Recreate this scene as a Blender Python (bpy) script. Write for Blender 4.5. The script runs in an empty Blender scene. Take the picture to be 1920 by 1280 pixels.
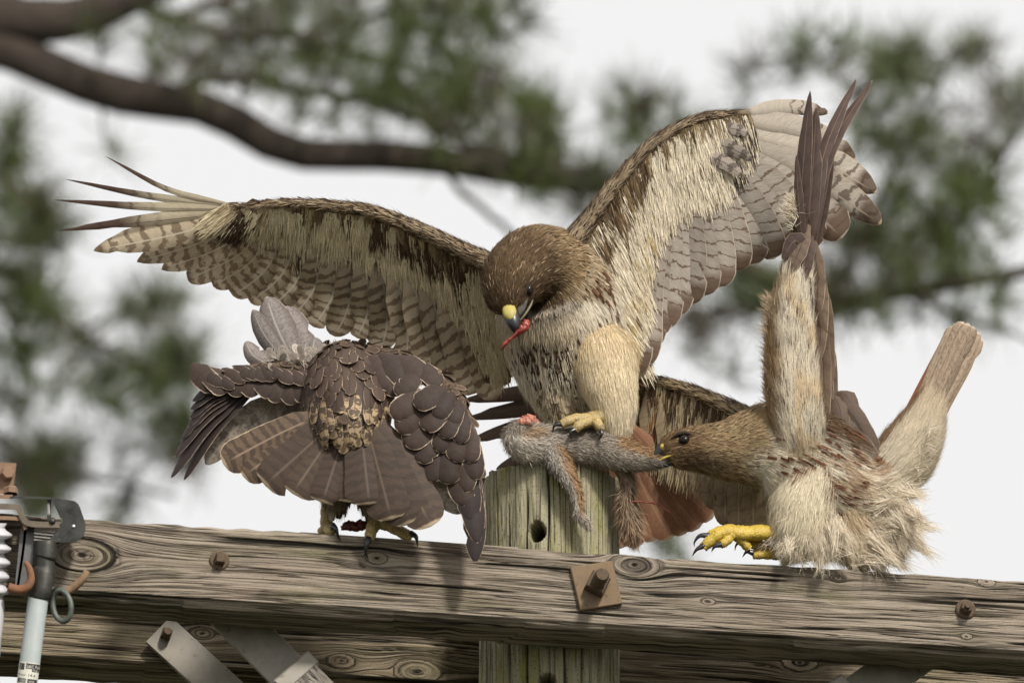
import bpy, math, random
import numpy as np
from mathutils import Vector, Matrix

# ------------------------------------------------------------------ camera, sky, sun
R = math.radians
S = 0.00077            # metres per photo pixel (1920 wide) at the pole
DIST = 25.0            # camera to pole top
ELEV = R(21.0)         # camera looks up at the pole top
YAW = R(10.5)          # the crossarms run away to the right
OZ = 10.5
CD = np.array([0.0, math.cos(ELEV), math.sin(ELEV)])      # view direction
CR = np.array([1.0, 0.0, 0.0])
CU = np.array([0.0, -math.sin(ELEV), math.cos(ELEV)])
O3 = np.array([0.0, 0.0, OZ])
CAM = O3 - DIST * CD

sc = bpy.context.scene
COL = sc.collection
cam_data = bpy.data.cameras.new('camera')
cam = bpy.data.objects.new('camera', cam_data)
COL.objects.link(cam)
cam.matrix_world = Matrix(((CR[0], CU[0], -CD[0], CAM[0]), (CR[1], CU[1], -CD[1], CAM[1]),
                           (CR[2], CU[2], -CD[2], CAM[2]), (0, 0, 0, 1)))
cam_data.sensor_width = 36.0
cam_data.lens = 36.0 * DIST / (1920 * S)
cam_data.clip_start = 0.5
cam_data.clip_end = 3000
cam_data.dof.use_dof = True
cam_data.dof.focus_distance = DIST - 0.1
cam_data.dof.aperture_fstop = 7.6
sc.camera = cam

world = bpy.data.worlds.new('World')
sc.world = world
world.use_nodes = True
SUN_EL, SUN_AZ = R(46), R(32)      # azimuth measured from behind the camera towards its right
wn = world.node_tree.nodes; wl = world.node_tree.links
wn.clear()
w_out = wn.new('ShaderNodeOutputWorld')
w_bg = wn.new('ShaderNodeBackground')
w_sky = wn.new('ShaderNodeTexSky'); w_sky.sky_type = 'NISHITA'; w_sky.sun_disc = False
w_sky.sun_elevation = SUN_EL
w_sky.sun_rotation = math.pi - SUN_AZ
w_bg1 = wn.new('ShaderNodeBackground'); w_bg1.inputs['Strength'].default_value = 0.012
wl.new(w_sky.outputs[0], w_bg1.inputs['Color'])
# the cloud layer: a standard overcast sky, zenith three times as bright as the horizon
w_tc = wn.new('ShaderNodeTexCoord'); w_sep = wn.new('ShaderNodeSeparateXYZ')
wl.new(w_tc.outputs['Generated'], w_sep.inputs[0])
w_mr = wn.new('ShaderNodeMapRange'); w_mr.clamp = True
w_mr.inputs['From Min'].default_value = 0; w_mr.inputs['From Max'].default_value = 1
w_mr.inputs['To Min'].default_value = 0.76; w_mr.inputs['To Max'].default_value = 1.08
wl.new(w_sep.outputs['Z'], w_mr.inputs['Value'])
w_bg.inputs['Color'].default_value = (1.0, 0.985, 0.965, 1)
wl.new(w_mr.outputs[0], w_bg.inputs['Strength'])
w_add = wn.new('ShaderNodeAddShader')
wl.new(w_bg.outputs[0], w_add.inputs[0]); wl.new(w_bg1.outputs[0], w_add.inputs[1])
wl.new(w_add.outputs[0], w_out.inputs['Surface'])

sun_d = bpy.data.lights.new('sun', 'SUN')
sun_d.energy = 4.0; sun_d.angle = R(8); sun_d.color = (1.0, 0.95, 0.87)
sun = bpy.data.objects.new('sun', sun_d); COL.objects.link(sun)
_sd = Vector((math.sin(SUN_AZ) * math.cos(SUN_EL), -math.cos(SUN_AZ) * math.cos(SUN_EL), math.sin(SUN_EL)))
sun.rotation_euler = _sd.to_track_quat('Z', 'Y').to_euler()
sun.location = (8, -10, 30)

sc.view_settings.view_transform = 'Standard'
sc.view_settings.look = 'None'
sc.view_settings.exposure = 0.0
sc.view_settings.gamma = 1.0
sc.cycles.use_denoising = True
sc.cycles.max_bounces = 8
sc.cycles.transparent_max_bounces = 8

rng = np.random.default_rng(7)
random.seed(7)

# ------------------------------------------------------------------ helpers
def ray(px, py):
    return CD + S / DIST * ((px - 960) * CR + (640 - py) * CU)

def PH(px, py, h):
    """photo pixel on the upright plane h pixel-units nearer the camera than the pole axis"""
    r = ray(px, py)
    t = (-S * h - CAM[1]) / r[1]
    return CAM + t * r

def PHs(a):
    """the same for an (n,3) array of x, y, h"""
    a = np.asarray(a, float)
    r = CD[None, :] + S / DIST * ((a[:, 0:1] - 960) * CR[None, :] + (640 - a[:, 1:2]) * CU[None, :])
    t = (-S * a[:, 2] - CAM[1]) / r[:, 1]
    return CAM[None, :] + t[:, None] * r

AX0 = np.array([S * 70, 0.0, 0.0])                       # the pole axis
AA = np.array([math.cos(YAW), math.sin(YAW), 0.0])       # along the arms
AN = np.array([math.sin(YAW), -math.cos(YAW), 0.0])      # out of their front faces
def PN(px, py, n):
    """photo pixel on the plane parallel to the arms, n metres in front of the pole axis"""
    r = ray(px, py)
    t = (n + AN @ (AX0 - CAM)) / (AN @ r)
    return CAM + t * r

ORG = {}
def empty(name, loc, label=None, cat=None, group=None):
    o = bpy.data.objects.new(name, None)
    o.empty_display_size = 0.05
    COL.objects.link(o); o.location = loc
    ORG[o] = np.array(loc, float)
    tag(o, label, cat, group)
    return o

def tag(o, label=None, cat=None, group=None, kind=None):
    if label: o['label'] = label
    if cat: o['category'] = cat
    if group: o['group'] = group
    if kind: o['kind'] = kind
    return o

def mk(name, V, F, mat, parent=None, uv=None, attrs=None, smooth=True, kind=None):
    """one mesh object from world-space vertices; uv is per vertex"""
    V = np.asarray(V, float)
    org = ORG.get(parent, np.zeros(3)) if parent is not None else V.mean(0)
    me = bpy.data.meshes.new(name)
    if isinstance(F, np.ndarray):
        n, k = F.shape
        me.vertices.add(len(V)); me.loops.add(n * k); me.polygons.add(n)
        me.vertices.foreach_set('co', (V - org).astype(np.float32).ravel())
        me.loops.foreach_set('vertex_index', F.astype(np.int32).ravel())
        me.polygons.foreach_set('loop_start', np.arange(0, n * k, k, dtype=np.int32))
        me.polygons.foreach_set('loop_total', np.full(n, k, dtype=np.int32))
        li = F.ravel()
    else:
        me.from_pydata([tuple(v) for v in (V - org)], [], F)
        li = np.array([i for f in F for i in f])
    if uv is not None:
        u = me.uv_layers.new(name='UVMap')
        u.data.foreach_set('uv', np.asarray(uv, np.float32)[li].ravel())
    for k_, a in (attrs or {}).items():
        a = np.asarray(a, np.float32)
        if a.ndim == 1:
            at = me.attributes.new(k_, 'FLOAT', 'POINT'); at.data.foreach_set('value', a)
        else:
            at = me.attributes.new(k_, 'FLOAT_VECTOR', 'POINT'); at.data.foreach_set('vector', a.ravel())
    me.update(calc_edges=True)
    me.validate()
    if smooth:
        me.polygons.foreach_set('use_smooth', np.ones(len(me.polygons), bool))
    if mat: me.materials.append(mat)
    o = bpy.data.objects.new(name, me); COL.objects.link(o)
    if parent is not None:
        o.parent = parent; ORG[o] = org
    else:
        o.location = org; ORG[o] = org
    if kind: o['kind'] = kind
    return o

def grid_faces(nu, nv, wrap_v=False, off=0):
    i = np.arange(nu - 1)[:, None]; j = np.arange(nv if wrap_v else nv - 1)[None, :]
    j2 = (j + 1) % nv
    a = i * nv + j; b = i * nv + j2; c = (i + 1) * nv + j2; d = (i + 1) * nv + j
    return np.stack([a, b, c, d], -1).reshape(-1, 4) + off

class Geo:
    """collects pieces of one mesh"""
    def __init__(s): s.V = []; s.F = []; s.n = 0
    def add(s, V, F):
        V = np.asarray(V, float)
        for f in (F.tolist() if isinstance(F, np.ndarray) else F): s.F.append([i + s.n for i in f])
        s.V.append(V); s.n += len(V); return s
    def box(s, c, ax, ay, az, bev=0.0):
        c = np.asarray(c, float)
        ax, ay, az = (np.asarray(q, float) for q in (ax, ay, az))
        if bev <= 0:
            V = [c + sx * ax + sy * ay + sz * az for sz in (-1, 1) for sy in (-1, 1) for sx in (-1, 1)]
            return s.add(V, [[0, 2, 3, 1], [4, 5, 7, 6], [0, 1, 5, 4], [2, 6, 7, 3], [0, 4, 6, 2], [1, 3, 7, 5]])
        lx, ly, lz = (np.linalg.norm(q) for q in (ax, ay, az))
        rings = []
        for z, k in ((-1, 1), (-1 + bev / lz, 0), (1 - bev / lz, 0), (1, 1)):
            bx, by = (1 - bev / lx, 1 - bev / ly)
            if k: P = [(bx * (1 - bev / lx * 0), -by), (bx, by), (-bx, by), (-bx, -by)]; P = [p for q in P for p in (q, q)]
            else: P = [(bx, -1), (1, -by), (1, by), (bx, 1), (-bx, 1), (-1, by), (-1, -by), (-bx, -1)]
            if k: P = [(bx, -by), (bx, -by), (bx, by), (bx, by), (-bx, by), (-bx, by), (-bx, -by), (-bx, -by)]
            rings.append([c + p[0] * ax + p[1] * ay + z * az for p in P])
        V = [v for r_ in rings for v in r_]
        F = grid_faces(4, 8, True).tolist() + [list(range(7, -1, -1)), list(range(24, 32))]
        return s.add(V, F)
    def tube(s, pts, rad, seg=10, cap=True):
        V, F = tube_geo(pts, rad, seg)
        n = len(pts)
        F = F.tolist()
        if cap: F += [list(range(seg - 1, -1, -1)), list(range((n - 1) * seg, n * seg))]
        return s.add(V, F)
    def build(s, name, mat, parent=None, smooth=False, **k):
        return mk(name, np.concatenate(s.V), s.F, mat, parent, smooth=smooth, **k)

def frames(P):
    P = np.asarray(P, float)
    T = np.gradient(P, axis=0); T /= np.linalg.norm(T, axis=1)[:, None] + 1e-12
    ref = np.array([0, 0, 1.0]) if abs(T[0][2]) < 0.9 else np.array([1.0, 0, 0])
    A = []; a = ref - T[0] * (ref @ T[0]); a /= np.linalg.norm(a)
    for t in T:
        a = a - t * (a @ t); a = a / (np.linalg.norm(a) + 1e-12); A.append(a)
    A = np.array(A); B = np.cross(T, A)
    return T, A, B

def tube_geo(pts, rad, seg=10):
    P = np.asarray(pts, float); n = len(P)
    rad = np.broadcast_to(np.asarray(rad, float), (n,))
    T, A, B = frames(P)
    th = np.linspace(0, 2 * math.pi, seg, endpoint=False)
    V = P[:, None, :] + rad[:, None, None] * (np.cos(th)[None, :, None] * A[:, None, :] + np.sin(th)[None, :, None] * B[:, None, :])
    return V.reshape(-1, 3), grid_faces(n, seg, True)

def spline(pts, n):
    """Catmull-Rom through control points (any dimension), n samples"""
    P = np.asarray(pts, float)
    if len(P) == 2: return P[0] + (P[1] - P[0]) * np.linspace(0, 1, n)[:, None]
    Q = np.vstack([2 * P[0] - P[1], P, 2 * P[-1] - P[-2]])
    seg = np.linalg.norm(np.diff(P[:, :min(3, P.shape[1])], axis=0), axis=1); cum = np.concatenate([[0], np.cumsum(seg)])
    u = np.linspace(0, cum[-1], n); out = []
    for x in u:
        i = min(max(np.searchsorted(cum, x, 'right') - 1, 0), len(P) - 2)
        t = (x - cum[i]) / max(cum[i + 1] - cum[i], 1e-9)
        p0, p1, p2, p3 = Q[i:i + 4]
        out.append(0.5 * (2 * p1 + (p2 - p0) * t + (2 * p0 - 5 * p1 + 4 * p2 - p3) * t * t + (3 * p1 - p0 - 3 * p2 + p3) * t ** 3))
    return np.array(out)

_perm = np.random.default_rng(3).random(65536)
def vnoise(x, y, seed=0):
    """smooth 2-D value noise, 0..1"""
    x = np.asarray(x, float); y = np.asarray(y, float)
    xi = np.floor(x).astype(np.int64); yi = np.floor(y).astype(np.int64)
    fx = x - xi; fy = y - yi
    fx = fx * fx * (3 - 2 * fx); fy = fy * fy * (3 - 2 * fy)
    h = lambda a, b: _perm[(a * 7349 + b * 9151 + (a * b) * 31 + seed * 5417) & 65535]
    return (h(xi, yi) * (1 - fx) + h(xi + 1, yi) * fx) * (1 - fy) + (h(xi, yi + 1) * (1 - fx) + h(xi + 1, yi + 1) * fx) * fy

def sstep(a, b, x):
    t = np.clip((x - a) / (b - a), 0, 1); return t * t * (3 - 2 * t)

# ------------------------------------------------------------------ materials
class NT:
    def __init__(s, name):
        s.m = bpy.data.materials.new(name); s.m.use_nodes = True
        s.t = s.m.node_tree; s.t.nodes.clear()
        s.out = s.t.nodes.new('ShaderNodeOutputMaterial')
    def n(s, typ, props=None, **inp):
        nd = s.t.nodes.new('ShaderNode' + typ)
        for k, v in (props or {}).items(): setattr(nd, k, v)
        for k, v in inp.items():
            key = int(k[1:]) if k[0] == 'i' and k[1:].isdigit() else k.replace('_', ' ')
            s.set(nd.inputs[key], v)
        return nd
    def set(s, sock, v):
        if isinstance(v, bpy.types.NodeSocket): s.t.links.new(v, sock)
        elif isinstance(v, (tuple, list)) and len(v) == 3 and sock.type == 'RGBA': sock.default_value = (*v, 1)
        else: sock.default_value = v
    def attr(s, name, out='Fac'): return s.n('Attribute', dict(attribute_name=name)).outputs[out]
    def math(s, op, a, b=0.0, c=0.0, clamp=False):
        return s.n('Math', dict(operation=op, use_clamp=clamp), i0=a, i1=b, i2=c).outputs[0]
    def vmul(s, v, k): return s.n('VectorMath', dict(operation='MULTIPLY'), i0=v, i1=k).outputs[0]
    def vadd(s, v, k): return s.n('VectorMath', dict(operation='ADD'), i0=v, i1=k).outputs[0]
    def noise(s, vec, scale, detail=3.0, rough=0.55, dist=0.0, out=0):
        return s.n('TexNoise', Vector=vec, Scale=scale, Detail=detail, Roughness=rough, Distortion=dist).outputs[out]
    def ramp(s, fac, stops, interp='LINEAR'):
        nd = s.n('ValToRGB', Fac=fac); cr = nd.color_ramp; cr.interpolation = interp
        while len(cr.elements) < len(stops): cr.elements.new(0.5)
        for e_, (p, c) in zip(cr.elements, stops):
            e_.position = p; e_.color = (*c, 1) if len(c) == 3 else c
        return nd.outputs[0]
    def mix(s, f, a, b, mode='MIX'):
        nd = s.t.nodes.new('ShaderNodeMix'); nd.data_type = 'RGBA'; nd.blend_type = mode
        s.set(nd.inputs['Factor'], f); s.set(nd.inputs['A'], a) if False else None
        s.set(nd.inputs[6], a); s.set(nd.inputs[7], b)
        return nd.outputs[2]
    def mr(s, v, a, b, c=0.0, d=1.0, smooth=False):
        nd = s.n('MapRange', dict(interpolation_type='SMOOTHSTEP' if smooth else 'LINEAR'), Value=v)
        for i, q in zip(range(1, 5), (a, b, c, d)): s.set(nd.inputs[i], q)
        return nd.outputs[0]
    def pri(s, color, rough=0.7, **k):
        nd = s.n('BsdfPrincipled'); s.set(nd.inputs['Base Color'], color); s.set(nd.inputs['Roughness'], rough)
        for kk, v in k.items(): s.set(nd.inputs[kk.replace('_', ' ')], v)
        return nd
    def bump(s, height, strength=0.5, dist=0.001):
        return s.n('Bump', Strength=strength, Distance=dist, Height=height).outputs[0]
    def done(s, shader): s.t.links.new(shader, s.out.inputs['Surface']); return s.m

def mat_wood(name, light, mid, dark, green=0.35, greencol=(0.16, 0.17, 0.07), freq=1.0, pink=0.25, lines=.6, speck=.35, wide=0.0):
    t = NT(name)
    gc = t.attr('gc', 'Vector')
    n1 = t.noise(t.vmul(gc, (2.6 * freq, 95 * freq, 1)), 1.0, 4, 0.6)
    n2 = t.noise(t.vmul(gc, (11 * freq, 330 * freq, 1)), 1.0, 3, 0.6)
    rl = t.math('ABSOLUTE', t.math('SUBTRACT', t.noise(t.vmul(gc, (3.4 * freq, 130 * freq, 1)), 1.0, 1.0, 0.5), 0.5))
    ln = t.math('MULTIPLY', t.mr(rl, 0.012, 0.045, 1, 0, True), t.mr(t.noise(t.vmul(gc, (7, 30, 1)), 1.0, 2, 0.5), 0.40, 0.52))
    n3 = t.noise(t.vmul(gc, (5, 9, 1)), 1.0, 3, 0.6)
    n5 = t.noise(t.vmul(gc, (260, 330, 1)), 1.0, 2, 0.6)
    g = t.math('ADD', t.math('MULTIPLY', n1, 0.62), t.math('MULTIPLY', n2, 0.38))
    c = t.ramp(g, [(0.33 - wide, dark), (0.43 - wide, mid), (0.54 - wide * .3, light), (0.72, tuple(q * 1.12 for q in light))])
    c = t.mix(t.mr(n3, 0.48, 0.7, 0, pink), c, (light[0] * 0.93, light[1] * 0.80, light[2] * 0.78))
    n4 = t.noise(t.vmul(gc, (6, 22, 1)), 1.0, 4, 0.65)
    gm = t.math('MULTIPLY', t.mr(n4, 0.50, 0.68, 0, 1, True), green)
    c = t.mix(gm, c, greencol)
    c = t.mix(t.math('MULTIPLY', t.mr(n5, 0.58, 0.70), speck), c, dark)
    c = t.mix(t.math('MULTIPLY', ln, lines), c, tuple(q * 0.6 for q in dark))
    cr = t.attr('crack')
    c = t.mix(cr, c, tuple(q * 0.28 for q in dark))  # crack colour holds dirt plus painted shade for depth the mesh lacks
    h = t.math('ADD', t.math('MULTIPLY', n1, 1.0), t.math('SUBTRACT', t.math('MULTIPLY', n2, 0.8), t.math('MULTIPLY', ln, 0.8)))
    b = t.bump(h, 1.0, 0.004)
    return t.done(t.pri(c, 0.85, Normal=b, Specular_IOR_Level=0.25).outputs[0])

def mat_plain(name, col, rough=0.5, metal=0.0, var=0.25, scale=60, bump=0.0, spots=None, spotcol=(0.1, 0.05, 0.02), spec=0.5):
    t = NT(name)
    tc = t.n('TexCoord').outputs['Object']
    n = t.noise(tc, scale, 5, 0.65)
    c = t.mix(t.mr(n, 0.3, 0.7), tuple(q * (1 - var) for q in col), tuple(min(1, q * (1 + var)) for q in col))
    if spots is not None:
        n2 = t.noise(t.vadd(tc, (3.1, 1.7, 0.4)), scale * 1.7, 6, 0.7)
        c = t.mix(t.mr(n2, spots, spots + 0.08, 0, 0.85, True), c, spotcol)
    kw = {}
    if bump: kw['Normal'] = t.bump(t.noise(tc, scale * 4, 5, 0.7), bump, 0.001)
    return t.done(t.pri(c, t.mr(n, 0.3, 0.7, rough * 0.8, min(1, rough * 1.2)), Metallic=metal, Specular_IOR_Level=spec, **kw).outputs[0])
# ------------------------------------------------------------------ ground
t = NT('meadow_grass'); tc = t.n('TexCoord').outputs['Object']
c = t.mix(t.noise(tc, 0.4, 6, 0.6), (0.022, 0.026, 0.012), (0.05, 0.05, 0.026))
M_GROUND = t.done(t.pri(c, 0.95).outputs[0])
gx = np.linspace(-1, 1, 41); gx = np.sign(gx) * np.abs(gx) ** 2.2 * 1500
GV = np.array([(x, y, 0.25 * (vnoise(x * .03, y * .03) - .5) if abs(x) + abs(y) > 60 else 0.0) for x in gx for y in gx])
ground = mk('ground', GV, grid_faces(41, 41), M_GROUND, None)
tag(ground, 'wide grassy ground under the utility pole and pines', 'ground', kind='structure')

# ------------------------------------------------------------------ utility pole with two crossarms
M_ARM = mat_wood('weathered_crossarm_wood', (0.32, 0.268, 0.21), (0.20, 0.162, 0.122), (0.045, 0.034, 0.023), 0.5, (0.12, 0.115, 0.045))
M_ARM2 = mat_wood('weathered_rear_crossarm_wood', (0.28, 0.23, 0.16), (0.15, 0.115, 0.075), (0.03, 0.022, 0.014), 0.5, (0.12, 0.11, 0.04), 0.8, 0.1)
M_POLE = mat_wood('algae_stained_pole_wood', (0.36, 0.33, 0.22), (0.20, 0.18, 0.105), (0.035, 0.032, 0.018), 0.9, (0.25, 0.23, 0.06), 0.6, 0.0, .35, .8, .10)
M_BRACE_WOOD = mat_wood('grey_brace_wood', (0.30, 0.27, 0.23), (0.21, 0.185, 0.155), (0.07, 0.06, 0.05), 0.2, (0.15, 0.14, 0.09), 1.0, 0.2)
M_RUST = mat_plain('rusted_steel', (0.115, 0.078, 0.048), 0.75, 0.25, 0.4, 90, 0.5, 0.56, (0.05, 0.03, 0.02))
M_RUSTP = mat_plain('rusty_washer_plate', (0.20, 0.135, 0.075), 0.7, 0.2, 0.3, 70, 0.35, 0.6, (0.09, 0.05, 0.028))
M_GALV = mat_plain('dull_galvanised_steel', (0.30, 0.275, 0.235), 0.6, 0.35, 0.22, 45, 0.15, 0.6, (0.17, 0.13, 0.09))

pole_top_z = PH(1030, 858, 130)[2]
utility_pole = empty('utility_pole', (AX0[0], AX0[1], 0.0),
    'weathered wooden utility pole with two bolted crossarms, squirrel draped over its top', 'utility pole')

PR = 0.1
HOLES = [(1007, 996, 15.0), (1026, 1283, 17.0)]
hol = []
for (hx, hy, hr) in HOLES:
    p = PH(hx, hy, 128); ang = math.atan2((p[0] - AX0[0]) / PR, 1.0)
    ang = math.asin((p[0] - AX0[0]) / PR); hol.append((ang, p[2], hr * S))
zf = np.concatenate([[0, 1.5, 3, 4.5, 6, 7.5, 8.6, 9.2], np.linspace(9.45, pole_top_z, 330)])
na = 400
th = np.linspace(-math.pi, math.pi, na, endpoint=False)
TH, ZZ = np.meshgrid(th, zf)
base_r = PR * (1 + 0.35 * np.clip((9.4 - ZZ) / 9.4, 0, 1))
arc = TH * PR
ragged = np.stack([vnoise(TH * 9 + 40, TH * 0 + 3.3), vnoise(TH * 40 + 90, TH * 0 + 8.1)], 0)
top_drop = 0.009 * ragged[0] + 0.0025 * ragged[1]
fine = ZZ > 9.4
ZZ2 = np.where(fine, 9.4 + (ZZ - 9.4) * ((pole_top_z - top_drop - 9.4) / (pole_top_z - 9.4)), ZZ)
n1 = vnoise(TH * 26, ZZ * 3.0, 1); n2 = vnoise(TH * 75, ZZ * 7 + 9, 2); n3 = vnoise(arc * 420, ZZ * 60, 5)
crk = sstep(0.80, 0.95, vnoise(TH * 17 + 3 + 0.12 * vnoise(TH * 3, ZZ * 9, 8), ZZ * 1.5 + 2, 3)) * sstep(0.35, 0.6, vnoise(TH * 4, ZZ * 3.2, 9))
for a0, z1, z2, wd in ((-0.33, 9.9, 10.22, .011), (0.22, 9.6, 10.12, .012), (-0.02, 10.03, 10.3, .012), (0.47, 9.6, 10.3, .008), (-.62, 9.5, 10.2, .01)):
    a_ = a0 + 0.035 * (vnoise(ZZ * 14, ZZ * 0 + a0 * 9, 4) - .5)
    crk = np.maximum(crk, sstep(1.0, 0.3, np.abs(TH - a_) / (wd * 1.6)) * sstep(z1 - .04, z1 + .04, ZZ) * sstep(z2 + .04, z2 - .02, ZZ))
rr = base_r + (0.0022 * (n1 - .5) + 0.0016 * (n2 - .5) + 0.0016 * (n3 - .5)) * fine - 0.008 * crk * fine
holem = np.zeros_like(rr)
for (a0, z0, hr) in hol:
    dd = np.hypot((TH - a0) * PR, (ZZ2 - z0) * 0.82) / hr * (1 + 0.12 * (vnoise(TH * 60, ZZ * 60, 6) - .5))
    holem = np.maximum(holem, sstep(1.12, 0.88, dd))
rr = rr - 0.055 * holem
X = AX0[0] + rr * np.sin(TH); Y = AX0[1] - rr * np.cos(TH)
V = np.stack([X, Y, ZZ2], -1).reshape(-1, 3)
gc = np.stack([ZZ2, arc, 0 * arc], -1).reshape(-1, 3)
nz = len(zf)
F = grid_faces(nz, na, True)
capc = len(V)
V = np.vstack([V, [[AX0[0], AX0[1], pole_top_z - 0.004]]])
gc = np.vstack([gc, [[pole_top_z, 0, 0]]])
cr_ = np.concatenate([np.clip(crk * fine * 0.9 + holem * 0.6, 0, 1).ravel(), [0]])  # drilled holes are darkened along with the cracks
F = F.tolist() + [[(nz - 1) * na + j, (nz - 1) * na + (j + 1) % na, capc] for j in range(na)]
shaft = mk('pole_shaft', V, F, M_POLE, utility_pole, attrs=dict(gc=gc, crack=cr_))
shaft['label'] = 'green stained round pole with split wood and drilled hole'

ARM_H, ARM_D = 0.121, 0.089
def crossarm(n_front, zt, mat, knots, na_, nf, seed, label, half=1.2):
    """a beam whose front face lies n_front in front of the pole axis, top at zt"""
    cb, ct = 0.012, 0.004                      # bottom and top chamfers
    prof = []
    def seg(p, q, n): prof.extend([tuple(np.array(p) + (np.array(q) - np.array(p)) * k / n) for k in range(n)])
    d, h = ARM_D, ARM_H
    seg((0, -h + cb), (0, -ct), nf); seg((0, -ct), (-ct, 0), 3); seg((-ct, 0), (-d + ct, 0), 18)
    seg((-d + ct, 0), (-d, -ct), 2); seg((-d, -ct), (-d, -h + cb), 12); seg((-d, -h + cb), (-d + cb, -h), 3)
    seg((-d + cb, -h), (-cb, -h), 18); seg((-cb, -h), (0, -h + cb), 6)
    prof = np.array(prof); npf = len(prof)
    al = np.linspace(-half, half, na_)
    nx = np.roll(prof, -1, 0) - np.roll(prof, 1, 0); nrm = np.stack([-nx[:, 1], nx[:, 0]], 1) * -1
    nrm /= np.linalg.norm(nrm, axis=1)[:, None]
    if nrm[0, 0] < 0: nrm = -nrm
    per = np.concatenate([[0], np.cumsum(np.linalg.norm(np.diff(prof, axis=0), axis=1))])
    Aa, Vv = np.meshgrid(al, per, indexing='ij')
    f = Vv.copy(); ring = np.zeros_like(f); kin = np.zeros_like(f)
    for (ka, kz, kr) in knots:
        kv = (kz + h - cb)
        du = (Aa - ka) / 1.9; dv = Vv - kv
        d2 = du * du + dv * dv
        out = d2 > kr * kr
        f = f - np.where(out, dv * kr * kr / np.maximum(d2, 1e-9) * np.exp(-d2 / (kr * kr * 22)), 0)
        dd = np.sqrt(d2) / kr
        ins = sstep(1.12, 0.9, dd)
        f = np.where(dd < 1.0, kv + 3 + np.sqrt(d2) * 0.9, f)
        kin = np.maximum(kin, ins * sstep(0.0, 1.0, dd))
        ring = np.maximum(ring, sstep(0.22, 0.08, dd) + 0.6 * sstep(0.10, 0.02, np.abs(dd - 1.02 - .16 * vnoise(Aa * 90, Vv * 90, 3))) * sstep(.3, .6, vnoise(Aa * 60, Vv * 60, 33)) + 0.3 * sstep(.08, .02, np.abs(dd - .62 - .1 * vnoise(Aa * 120, Vv * 120, 5))))
        ang = np.arctan2(dv, du)
        ring = np.maximum(ring, 0.85 * sstep(0.8, 0.2, dd + .5 * vnoise(ang * 1.3 + 9, ang * 0 + ka * 30, 2)) * sstep(0.12, 0.03, np.abs(np.sin(ang * 2.5 + 1.2 * vnoise(ang * 2, dd * 3, 7) + ka * 9)) * dd))
    wob = 0.004 * (vnoise(Aa * 3.1, Vv * 9, seed) - .5) + 0.0015 * (vnoise(Aa * 13, Vv * 30, seed + 1) - .5)
    fw = f + wob
    c1 = vnoise(Aa * 6.5 + 7 * vnoise(Aa * 0.7, fw * 60, seed + 9), fw * 250, seed + 2)
    c2 = vnoise(Aa * 9 + 3, fw * 420, seed + 3)
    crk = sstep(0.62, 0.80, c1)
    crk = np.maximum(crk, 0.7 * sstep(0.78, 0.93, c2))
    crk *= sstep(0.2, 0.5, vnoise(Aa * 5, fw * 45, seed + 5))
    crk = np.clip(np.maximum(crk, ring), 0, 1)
    g1 = vnoise(Aa * 2.0, fw * 130, seed + 6)
    disp = 0.0016 * (g1 - .5) + 0.0012 * (c2 - .5) - 0.0022 * crk + 0.003 * (vnoise(Aa * 2, Vv * 11, seed + 7) - .5)
    edge = sstep(0.012, 0.0, np.minimum(np.abs(prof[:, 1]), np.abs(prof[:, 1] + h)))[None, :]
    disp = disp - edge * 0.004 * vnoise(Aa * 40, Vv * 20, seed + 8) * (vnoise(Aa * 6, Vv * 5, seed + 10) > .35)
    zl = AX0 + np.array([0, 0, zt])
    P2 = prof[None] + nrm[None] * disp[..., None]
    P = zl + Aa[..., None] * AA + (n_front + P2[..., 0:1]) * AN + P2[..., 1:2] * np.array([0, 0, 1.0])
    gcv = np.stack([Aa, fw, 0 * Aa], -1).reshape(-1, 3)
    F = grid_faces(na_, npf, True).tolist()
    F += [list(range(npf)), list(range((na_ - 1) * npf, na_ * npf))[::-1]]
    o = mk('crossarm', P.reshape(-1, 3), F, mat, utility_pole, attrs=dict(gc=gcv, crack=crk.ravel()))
    o['label'] = label
    return o

NF1 = 0.183
ARM_ZT = PN(1030, 1027, NF1)[2]
NF2 = -PR + 0.008
def arm_az(px, py, n):
    p = PN(px, py, n) - AX0; return float(p @ AA), float(p[2])
def kn(px, py, n, r):
    a, z = arm_az(px, py, n); return (a, z - ARM_ZT, r * S)
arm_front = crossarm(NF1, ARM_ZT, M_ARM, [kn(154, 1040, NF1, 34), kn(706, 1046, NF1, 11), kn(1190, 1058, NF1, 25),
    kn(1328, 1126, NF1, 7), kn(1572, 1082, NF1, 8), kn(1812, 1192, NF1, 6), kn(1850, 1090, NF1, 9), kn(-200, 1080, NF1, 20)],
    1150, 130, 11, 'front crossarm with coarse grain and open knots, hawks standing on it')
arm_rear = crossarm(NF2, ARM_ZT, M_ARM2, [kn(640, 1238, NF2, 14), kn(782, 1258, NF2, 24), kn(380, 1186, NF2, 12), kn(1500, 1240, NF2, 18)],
    800, 60, 31, 'rear crossarm behind the pole with wavy knotty grain')

def hexnut(g, c, n, r, hgt, sides=6, rot=0.0):
    n = n / np.linalg.norm(n); a = np.cross(n, [0, 0, 1.0]); a /= np.linalg.norm(a); b = np.cross(n, a)
    V = []
    for k, (q, z) in enumerate(((1, 0), (1, hgt * .82), (.86, hgt))):
        for i in range(sides):
            t_ = rot + 2 * math.pi * i / sides
            V.append(c + n * z + q * r * (math.cos(t_) * a + math.sin(t_) * b))
    F = grid_faces(3, sides, True).tolist() + [list(range(2 * sides, 3 * sides))]
    return g.add(V, F)

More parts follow.
